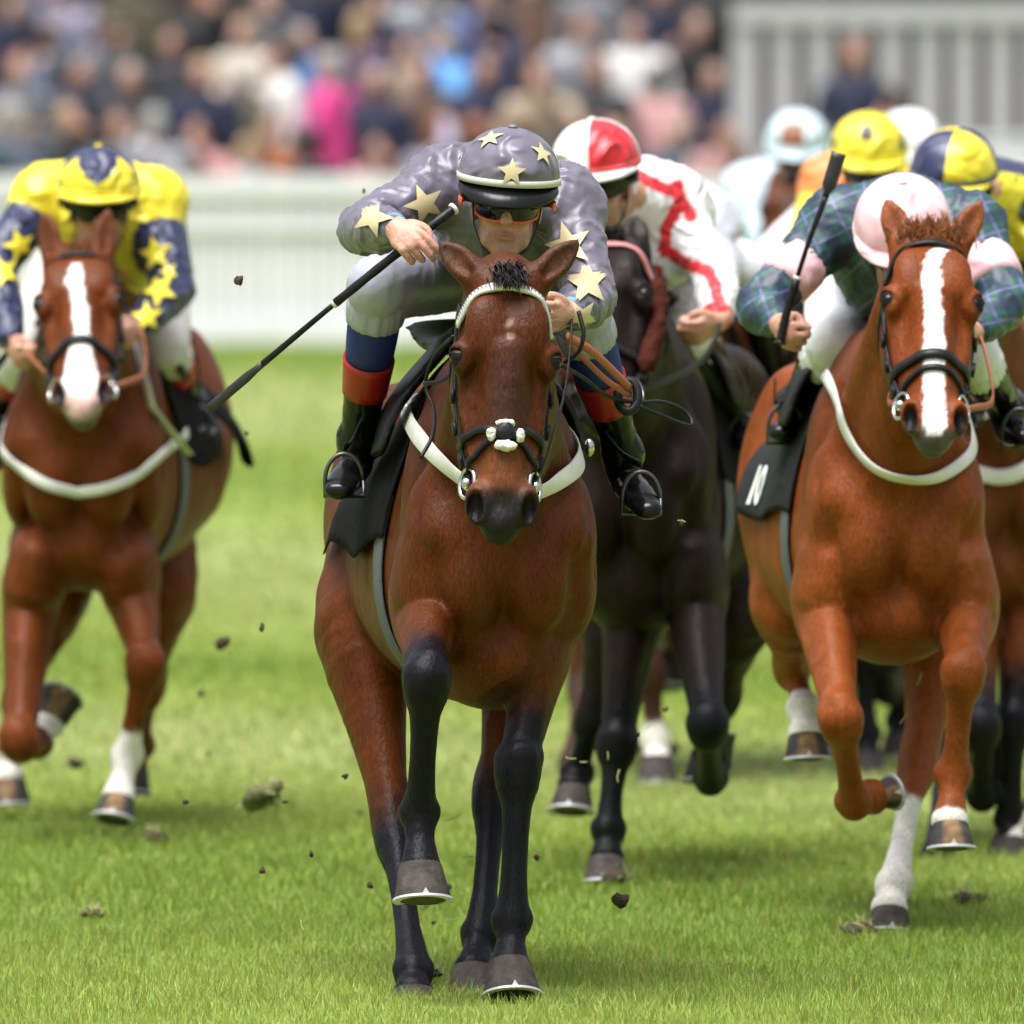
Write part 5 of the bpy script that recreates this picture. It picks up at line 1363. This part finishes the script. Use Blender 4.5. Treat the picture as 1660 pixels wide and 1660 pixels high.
K7 = Jockey('person in pale blue and white silks with a pale blue cap with a brown patch', J7, dict(vox=.015, jacket=PALEB, capm=[PALEB, BROWNC], pitch=16, rim=PALEB, cap=lambda x, y, z, a, b: int(-32 < a < 12 and .15 < b < .85)))
H7.reins([J7['wrL'], J7['wrR']])
H8 = Horse('horse', 'bay horse hidden deep in the field under the white capped jockey', 1478, 60.0, 2, dict(BAY, vox=.017,
    poll=(1475, 320, .45), muzzle=(1472, 500, .85), ears=[(1450, 285, .42), (1500, 285, .42)],
    legs=dict(FL=[(1515, 690, -.05), (1518, 750, -.08), (1512, 890, .2), (1510, 960, .0), (1510, 985, -.03)],
              FR=[(1440, 690, -.05), (1435, 750, -.08), (1430, 900, .05), (1425, 1040, .02), (1424, 1065, .05)],
              HL=[(1515, 670, -1.25), (1530, 750, -.95), (1526, 870, -1.1), (1520, 980, -1.2), (1520, 1000, -1.16)],
              HR=[(1440, 670, -1.25), (1425, 750, -.95), (1418, 890, -1.0), (1410, 1020, -.9), (1409, 1045, -.86)])))
H8.bridle(M_black_leather, 'plain'); H8.cloth(); H8.saddle()
J8 = pose(H8, (1472, 260, .0)); K8 = Jockey('person with a white cap glimpsed between the two yellow caps', J8, dict(vox=.015, jacket=WHITE, capm=[WHITE], pitch=14, rim=WHITE))
H8.reins([J8['wrL'], J8['wrR']])
H9 = Horse('horse', 'bay horse with white socks behind the dark brown horse', 1062, 51.6, -3, dict(BAY, coat=(.10, .035, .018), points=(.05, .022, .014), vox=.014,
    poll=(1075, 430, .45), muzzle=(1072, 640, .80), ears=[(1045, 395, .42), (1105, 395, .42)],
    legs=dict(FL=[(1125, 820, -.05), (1130, 890, -.08), (1145, 1030, .2), (1158, 1075, -.02), (1162, 1100, -.02)],
              FR=[(1010, 820, -.05), (1010, 900, -.08), (1052, 1090, .05), (1063, 1200, .05), (1065, 1232, .08)],
              HL=[(1120, 800, -1.25), (1105, 910, -.95), (1090, 1010, -1.1), (1080, 1060, -1.4), (1082, 1075, -1.38)],
              HR=[(1000, 800, -1.25), (950, 930, -.95), (945, 1110, -.9), (930, 1235, -.5), (926, 1262, -.45)]), socks=dict(FR=2.7, FL=2.75)))
H9.bridle(M_black_leather, 'plain'); H9.cloth(); H9.saddle()
J9 = pose(H9, (972, 300, -.1), pelvis=(1100, 420, -.9), neck=(1010, 330, -.25), chest=(1085, 350, -.45), shR=(1150, 360, -.3), elR=(1168, 440, -.2), wrR=(1095, 478, .1))
K9 = Jockey('person in pale lilac silks with a pale blue sleeve behind the red and white jockey', J9, dict(vox=.013, jacket=silk('pale_lilac', (.55, .56, .66)), cuff=PALEB, capm=[PALEB], pitch=14, rim=PALEB))
H9.reins([J9['wrL'], J9['wrR']])

# ------------------------------------------------------------------ rails, gate and terrace behind the course
M_paint = mat('white_paint', (.80, .78, .85), rough=.55, var=.06, vscale=3, bump=.1, bscale=20)
M_greypaint = mat('grey_white_paint', (.48, .48, .49), rough=.6, var=.08, vscale=2)
M_conc = mat('terrace_concrete', (.16, .15, .145), rough=.9, var=.2, vscale=1.5, bump=.3, bscale=8)
M_dark = mat('stand_wall_brown', (.052, .044, .040), rough=.9, var=.25, vscale=.8)
FY = 126.5; ztop = at(830, 285, FY)[2]
fence = empty('running_rail_fence', (0, FY, 0), 'long white painted paling fence along the far side of the turf', 'fence')
def bx(name, c, h, m, parent, share=None):
    if share is None: return mk(name, *box_geo(c, h), m, parent, smooth=False)
    o = bpy.data.objects.new(name, share.data); COL.objects.link(o); o.parent = parent; o.location = Vector(np.asarray(c) - root_loc(parent)); return o
def local_box(name, h, m, parent, c):
    V, F = box_geo((0, 0, 0), h); me = bpy.data.meshes.new(name); me.from_pydata(V, [], F); me.materials.append(m)
    o = bpy.data.objects.new(name, me); COL.objects.link(o); o.parent = parent; o.location = Vector(np.asarray(c, float) - root_loc(parent)); return o
first = None
for i, x in enumerate(np.arange(-12.9, 12.91, .112)):
    c = (x, FY + .03, (ztop - .10) / 2 + .02)
    if first is None: first = local_box('picket', (.0495, .011, (ztop - .10) / 2), M_paint, fence, c)
    else: bx('picket', c, None, None, fence, first)
bx('top_rail', (0, FY - .01, ztop - .08), (13, .025, .08), M_paint, fence)
bx('middle_rail', (0, FY - .005, ztop - .38), (13, .016, .04), M_paint, fence)
bx('bottom_board', (0, FY - .004, .08), (13, .014, .10), M_paint, fence)
first = None
for x in np.arange(-12.6, 12.7, 1.8):
    c = (x, FY + .09, ztop / 2)
    if first is None: first = local_box('post', (.05, .045, ztop / 2 + .02), M_paint, fence, c)
    else: bx('post', c, None, None, fence, first)
# taller white boarding on the right
g = empty('white_boarding', (at(1490, 300, 128.5)[0], 128.5, 0), 'tall plain white boarding behind the caps at the right edge', 'boarding')
z1 = at(1600, 228, 128.5)[2]; x0, x1 = at(1492, 300, 128.5)[0], at(2000, 300, 128.5)[0]
for k in range(3):
    a = x0 + (x1 - x0) * k / 3; b = x0 + (x1 - x0) * (k + 1) / 3
    bx('board_panel', ((a + b) / 2, 128.5, z1 / 2), ((b - a) / 2 - .006, .03, z1 / 2), M_paint, g)
bx('capping', ((x0 + x1) / 2, 128.5, z1 + .02), ((x1 - x0) / 2, .05, .02), M_paint, g)
# slatted gate
GY = 137.0
gt = empty('slatted_gate', (at(1190, 200, GY)[0], GY, 0), 'tall grey white gate of broad upright slats at top right', 'gate')
sl = GY / FPX; first = None
zt, zb = at(1400, 6, GY)[2], at(1400, 250, GY)[2]
for px in np.arange(1211, 1950, 58.6):
    c = ((px - 830) * sl, GY, (zt + zb) / 2 - .6)
    if first is None: first = local_box('slat', (17.5 * sl, .02, (zt - zb) / 2 + .6 - .02), M_greypaint, gt, c)
    else: bx('slat', c, None, None, gt, first)
bx('top_bar', ((1570 - 830) * sl, GY - .03, zt - 16 * sl), (382 * sl, .03, 17 * sl), M_greypaint, gt)
bx('lower_bar', ((1570 - 830) * sl, GY + .03, zb - .1), (382 * sl, .03, .12), M_greypaint, gt)
bx('gate_post', ((1200 - 830) * sl, GY + .08, zt / 2), (.07, .06, zt / 2 + .01), M_greypaint, gt)
# terrace: five deep steps and the wall behind them
STEP = [(134.3, .33), (139.5, .69), (144.5, 1.07), (149.5, 1.45), (156, 1.45)]
V, F = [], []
xs = (-22, 22); prof = [(134.3, -.1)]
for (y, z), (y2, _) in zip(STEP[:-1], STEP[1:]): prof += [(y, z), (y2, z)]
prof += [(156, -.1)]
for x in xs: V += [(x, y, z) for y, z in prof]
n = len(prof); F = [(i, i + 1, n + i + 1, n + i) for i in range(n - 1)] + [tuple(range(n))[::-1], tuple(range(n, 2 * n))]
tag(mk('terrace', V, F, M_conc, smooth=False), kind='structure')
tag(mk('wall', *box_geo((0, 157, 3.0), (24, .3, 3.1)), M_dark, smooth=False), kind='structure')
# brown wall behind the gate
tag(mk('wall', *box_geo((at(1700, 0, 139.2)[0], 139.2, 1.9), (at(1700, 0, 139.2)[0] - at(1200, 0, 139.2)[0], .12, 1.9)), M_dark, smooth=False), kind='structure')

# ------------------------------------------------------------------ spectators
def person_mesh(kind, seed):
    """one standing spectator (facing the course), four slots: skin, hair, top, trousers"""
    r = np.random.default_rng(seed); parts = []
    lean = .04 * kind
    h = .022
    F = Field((-.45, -.45, -.05), (.45, .35, 1.95), h)
    F.ell((0, -.02 - lean, 1.62), (.075, .095, .115), k=.02); F.ell((0, -.06 - lean, 1.56), (.05, .06, .06), k=.03); F.ell((0, -.125 - lean, 1.60), (.014, .02, .022), k=.02)
    F.loft([(0, 0 - lean, 1.55), (0, .01 - lean * .5, 1.42)], [.055, .065], k=.02, m=1)
    arms = {0: [((-.20, 0, 1.38), (-.27, .02, 1.10), (-.25, -.10, .86)), ((.20, 0, 1.38), (.27, .02, 1.10), (.25, -.10, .86))],
            1: [((-.20, 0, 1.38), (-.27, 0, 1.12), (-.06, -.24, 1.12)), ((.20, 0, 1.38), (.27, 0, 1.12), (.07, -.25, 1.16))],
            2: [((-.20, 0, 1.38), (-.28, -.02, 1.12), (-.25, -.10, .88)), ((.20, 0, 1.38), (.30, -.10, 1.20), (.09, -.20, 1.50))],
            3: [((-.20, 0, 1.38), (-.27, .04, 1.12), (-.12, -.20, 1.02)), ((.20, 0, 1.38), (.33, -.02, 1.18), (.22, -.22, 1.22))],
            4: [((-.20, 0, 1.38), (-.33, -.10, 1.52), (-.14, -.14, 1.70)), ((.20, 0, 1.38), (.27, .02, 1.10), (.25, -.10, .86))]}[kind]
    for a in arms: F.ell(np.array(a[2]) + (np.array(a[2]) - np.array(a[1])) * .18, (.045, .045, .055), k=.02)
    parts.append(F.mesh(1))
    F = Field((-.25, -.3, 1.4), (.25, .25, 1.85), h)
    F.ell((0, .015 - lean, 1.655), (.085, .10, .105), k=.02); F.ell((0, .06 - lean, 1.56), (.075, .06, .10 + .08 * (kind == 1)), k=.03)
    F.ell((0, -.12 - lean, 1.585), (.072, .075, .10), k=.02, sub=True)
    if kind == 3:                                            # a brimmed hat
        F.ell((0, .0 - lean, 1.715), (.095, .11, .07), k=.02); F.loft([(0, .0 - lean, 1.69), (0, -.002 - lean, 1.70)], [(.17, .17), (.17, .17)], k=.01, m=1) if False else F.ell((0, -.01 - lean, 1.69), (.17, .18, .022), k=.02)
    parts.append(F.mesh(1))
    F = Field((-.5, -.45, .6), (.5, .35, 1.85), h)
    F.loft([(0, .01 - lean, 1.45), (0, 0 - lean * .6, 1.32), (0, 0, 1.12), (0, .01, .86), (0, .01, .78)], [(.10, .07), (.19, .115), (.175, .125), (.18, .13), (.175, .125)], k=.02)
    for a in arms: F.loft(a, [.075, .06, .045], k=.05, m=3)
    parts.append(F.mesh(1))
    F = Field((-.3, -.3, -.05), (.3, .3, 1.05), h)
    F.ell((0, .01, .86), (.165, .12, .13), k=.03)
    for s in (-1, 1):
        F.loft([(s * .09, .01, .85), (s * .10, 0, .48), (s * .11, .03, .08)], [.095, .072, .055], k=.02); F.ell((s * .115, -.05, .045), (.05, .12, .045), k=.03)
    parts.append(F.mesh(1))
    V = np.concatenate([p[0] for p in parts]); Fq = []; fm = []; o = 0
    for i, (v, f) in enumerate(parts): Fq.append(f + o); fm += [i] * len(f); o += len(v)
    me = bpy.data.meshes.new('person'); me.from_pydata(V, [], np.concatenate(Fq).astype(np.int32))
    for i in range(4): me.materials.append(None)
    me.polygons.foreach_set('material_index', np.array(fm, np.int32)); me.polygons.foreach_set('use_smooth', np.ones(len(fm), bool)); me.update(); return me
PM = [person_mesh(k, k) for k in range(5)]
PAL = {'navy': (.016, .022, .055), 'charcoal': (.030, .030, .036), 'grey': (.16, .165, .185), 'pale grey': (.36, .37, .40), 'slate blue': (.075, .095, .14), 'black': (.012, .012, .014), 'beige': (.38, .29, .21), 'brown': (.12, .065, .04), 'rust': (.42, .13, .05),
       'white': (.68, .67, .66), 'pink': (.70, .055, .26), 'sky blue': (.11, .30, .62), 'blue': (.05, .12, .33), 'cream': (.58, .52, .44), 'lilac': (.33, .31, .42), 'dusty pink': (.46, .24, .24), 'teal': (.03, .085, .11), 'olive': (.08, .075, .045), 'plum': (.085, .05, .09)}
HAIR = {'dark': (.018, .013, .011), 'brown': (.06, .032, .018), 'fair': (.34, .23, .12), 'grey': (.28, .27, .26), 'auburn': (.20, .065, .025)}
SK = [(.40, .22, .16), (.36, .19, .14), (.44, .26, .20), (.30, .15, .10)]
ORD = 'first second third fourth fifth sixth seventh eighth ninth tenth eleventh twelfth thirteenth fourteenth fifteenth sixteenth seventeenth eighteenth nineteenth twentieth'.split()
ROWS = [('front', 131.5, 222, -.02, [(22, 'slate blue'), (110, 'charcoal'), (190, 'grey'), (262, 'pale grey'), (330, 'dusty pink'), (385, 'pale grey'), (440, 'rust'), (520, 'navy'), (606, 'dusty pink'), (680, 'lilac'), (760, 'navy'), (850, 'brown'), (935, 'charcoal'), (1020, 'navy'), (1095, 'teal'), (1158, 'dusty pink')]),
        ('second', 137, 128, .33, [(25, 'grey'), (120, 'navy'), (210, 'charcoal'), (335, 'navy'), (400, 'olive'), (466, 'white'), (542, 'pink'), (612, 'navy'), (690, 'brown'), (785, 'navy'), (880, 'beige'), (970, 'charcoal'), (1065, 'dusty pink'), (1140, 'navy')]),
        ('third', 142, 52, .69, [(60, 'slate blue'), (160, 'grey'), (285, 'charcoal'), (395, 'cream'), (486, 'sky blue'), (570, 'plum'), (650, 'beige'), (728, 'sky blue'), (820, 'navy'), (930, 'pale grey'), (1035, 'white'), (1120, 'black')]),
        ('back', 147, -20, 1.07, [(10, 'navy'), (110, 'lilac'), (210, 'olive'), (320, 'charcoal'), (430, 'grey'), (520, 'navy'), (610, 'navy'), (690, 'pale grey'), (780, 'blue'), (865, 'brown'), (960, 'grey'), (1060, 'navy'), (1150, 'black')])]
rp = np.random.default_rng(21)
def silkm(c): return mat('cloth_' + c.replace(' ', '_'), PAL[c], rough=.8)
def spectator(px, hy, Y, zf, top, label, kind, hair, scale=1.):
    o = bpy.data.objects.new('person', PM[kind]); COL.objects.link(o)
    p = at(px, hy, Y); s = (p[2] - zf) / 1.62
    o.location = (p[0], Y, zf); o.scale = (s * scale, s * scale, s); o.rotation_euler = (0, 0, rp.normal(0, .5) + (math.pi * rp.uniform(.6, 1.4) if rp.random() < .22 else 0))
    for i, m in enumerate((mat('skin_%d' % (rp.integers(0, 4)), SK[rp.integers(0, 4)], rough=.6), mat('hair_' + hair, HAIR[hair], rough=.6), silkm(top), silkm(['navy', 'charcoal', 'black', 'grey', 'beige'][rp.integers(0, 5)]))):
        o.material_slots[i].link = 'OBJECT'; o.material_slots[i].material = m
    tag(o, label, 'spectator', 'spectators standing on the terrace')
for row, Y, hy, zf, L in ROWS:
    for i, (px, c) in enumerate(L):
        hair = list(HAIR)[rp.choice(5, p=[.3, .3, .17, .15, .08])]
        spectator(px + rp.normal(0, 5), hy + rp.normal(0, 17), Y + rp.uniform(-.6, .6), zf, c, f'person in a {c} top with {hair} hair, {ORD[i]} from left, {row} crowd row', int(rp.choice(5, p=[.28, .24, .18, .18, .12])), hair, rp.uniform(1.0, 1.12))
spectator(1386, 92, 135.0, .42, 'navy', 'person in a navy top standing in front of the slatted gate', 0, 'auburn')
spectator(1448, 165, 134.5, .34, 'dusty pink', 'person in dusty pink low in front of the slatted gate', 2, 'brown')

# ------------------------------------------------------------------ flying turf
M_soil = mat('soil', (.055, .036, .024), rough=.95, var=.4, vscale=60, bump=.8, bscale=120)
M_sod = mat('sod', (.10, .10, .035), rough=.95, var=.5, vscale=50, bump=.8, bscale=100)
M_straw = mat('cut_grass', (.36, .38, .16), rough=.7)
def clod(px, py, Y, R, label, m=M_soil, group='clods of turf thrown up by the hooves'):
    c = at(px, py, Y); r = np.random.default_rng(int(px * 7 + py))
    V, F = uv((0, 0, 0), 1, 12, 9); V = V * (1 + .45 * vnoise(V, 2.3, int(px)) + .22 * vnoise(V, 6, int(py)))[:, None] * R * r.uniform(.7, 1.2, 3)
    o = mk('turf_clod', V + c, F, m, loc=c); tag(o, label, 'clod', group)
    if R > .03:
        G = hair_geo(V[r.integers(0, len(V), 40)] + c, [A(*r.normal(0, 1, 3)) for _ in range(40)], .05, .0025, (0, 0, -.3), r); G.build('grass_tuft', M_straw, o)
clod(387, 455, 40.2, .011, 'small dark clod in the air left of the long whip')
clod(1008, 1458, 40.6, .015, 'brown crumb of earth low between the leader and the tartan rider')
clod(432, 1288, 46.5, .060, 'large clod of turf flying between the two left horses', M_sod)
clod(362, 1040, 47.5, .022, 'dark clod in the air right of the blazed chestnut chest')
clod(122, 1238, 50.5, .022, 'brown clod beside the folded foreleg at the left')
clod(548, 955, 41.5, .006, 'tiny dark speck beside the barrel of the leading bay')
specks = [(325, 1125), (338, 1222), (582, 1318), (505, 1384), (600, 1436), (425, 1412), (424, 1018), (703, 1496), (727, 1438), (560, 1258), (690, 1470), (716, 1530), (1080, 1150), (930, 1040), (870, 1390), (1105, 848), (1035, 1190), (300, 1300), (590, 310), (400, 703), (462, 1300)]
rs = np.random.default_rng(4)
SPL = ['tiny dark speck in the air below the blazed chestnut belly', 'tiny dark speck right of the planted foreleg at left', 'tiny dark speck left of the leading bay hind leg', 'tiny dark speck low over the dark mown stripe, nearest the leader', 'tiny dark speck left of the raised black foreleg hoof', 'tiny dark speck over the dark stripe below the large clod',
       'tiny dark speck above the large clod', 'tiny dark speck just right of the raised front hoof of the bay', 'tiny dark speck above right of the raised front hoof of the bay', 'tiny dark speck left of the hock of the leading bay', 'tiny dark speck right under the raised front hoof of the bay', 'tiny dark speck between the two hind legs of the bay',
       'tiny dark speck beside the raised leg of the dark horse', 'tiny dark speck beside the right forearm of the leading bay', 'tiny dark speck right of the black planted cannon of the bay', 'tiny dark speck over the dark horse barrel', 'tiny dark speck between the dark horse forelegs', 'tiny dark speck lowest at left beside the large clod', 'tiny dark speck above the raised sleeve of the lilac jockey', 'tiny dark speck in the air under the long whip', 'tiny dark speck hard by the large clod']
for i, (x, y) in enumerate(specks):
    clod(x, y, rs.uniform(40.3, 44) if i > 2 else 48, rs.uniform(.004, .009), SPL[i], group='tiny specks of flying earth')
shreds = [(490, 1500, 40.0), (735, 1490, 40.4), (748, 1440, 40.6), (760, 1390, 40.9), (1052, 1175, 42), (946, 1235, 42.5), (925, 1228, 42.5), (985, 1225, 43), (1003, 1258, 43), (1105, 845, 41), (1490, 1100, 43.2), (735, 1325, 41), (705, 1190, 41.5), (1465, 1165, 43)]
SHL = ['curled low over the turf left of the leader', 'just right of the raised bay hoof', 'above right of the raised bay hoof', 'level with the raised bay hoof top', 'beside the dark horse planted knee', 'left of the dark horse planted knee, higher one', 'left of the dark horse planted knee, lower one', 'on the dark horse planted knee', 'below the dark horse planted knee', 'over the dark horse barrel', 'under the tartan rider chestnut chest', 'beside the black fetlock of the raised leg', 'beside the raised black cannon of the bay', 'below the chestnut chest, lower one']
for x, y, Y in shreds:
    c = at(x, y, Y); d = nrm(rs.normal(0, 1, 3) * (1, .4, .8)); l = rs.uniform(.010, .022)
    P = cat([c - d * l, c + A(rs.normal(0, .15) * l, 0, rs.normal(0, .2) * l), c + d * l], 4)
    V, F = tube_geo(P, .0014, n=5); tag(mk('grass_shred', V, F, M_straw, loc=c), 'pale shred of cut grass ' + SHL.pop(0), 'grass shred', 'shreds of grass in the air')

for x, Y, R, lab in ((1065, 53.5, .05, 'torn clod of earth lying on the turf behind the dark horse'), (995, 45.2, .035, 'crumbled clod lying by the dark horse planted hoof'), (150, 43.4, .022, 'small clod lying on the open turf at lower left'), (1395, 42.6, .03, 'clod lying on the turf by the white hind sock'), (700, 40.6, .018, 'small clod lying on the turf between the bay hooves'), (250, 47.6, .03, 'clod lying beside the planted foreleg of the blazed chestnut'), (1570, 44.2, .03, 'clod lying on the turf below the striped hoof')):
    q = at(830, 830, Y); c = A((x - 830) * Y / FPX, Y, .012); r = np.random.default_rng(x)
    V, F = uv((0, 0, 0), 1, 14, 9); V = V * (1 + .4 * vnoise(V, 2.6, x) + .2 * vnoise(V, 7, x + 1))[:, None] * R * A(1.3, 1.2, .5)
    o = mk('turf_clod', V + c, F, M_soil, loc=c); tag(o, lab, 'clod', 'clods lying on the turf')
    hair_geo(V[r.integers(0, len(V), 30)] + c, [A(*r.normal(0, .6, 2), 1) for _ in range(30)], .04, .0018, (0, 0, -.2), r).build('grass_tuft', M_straw, o)
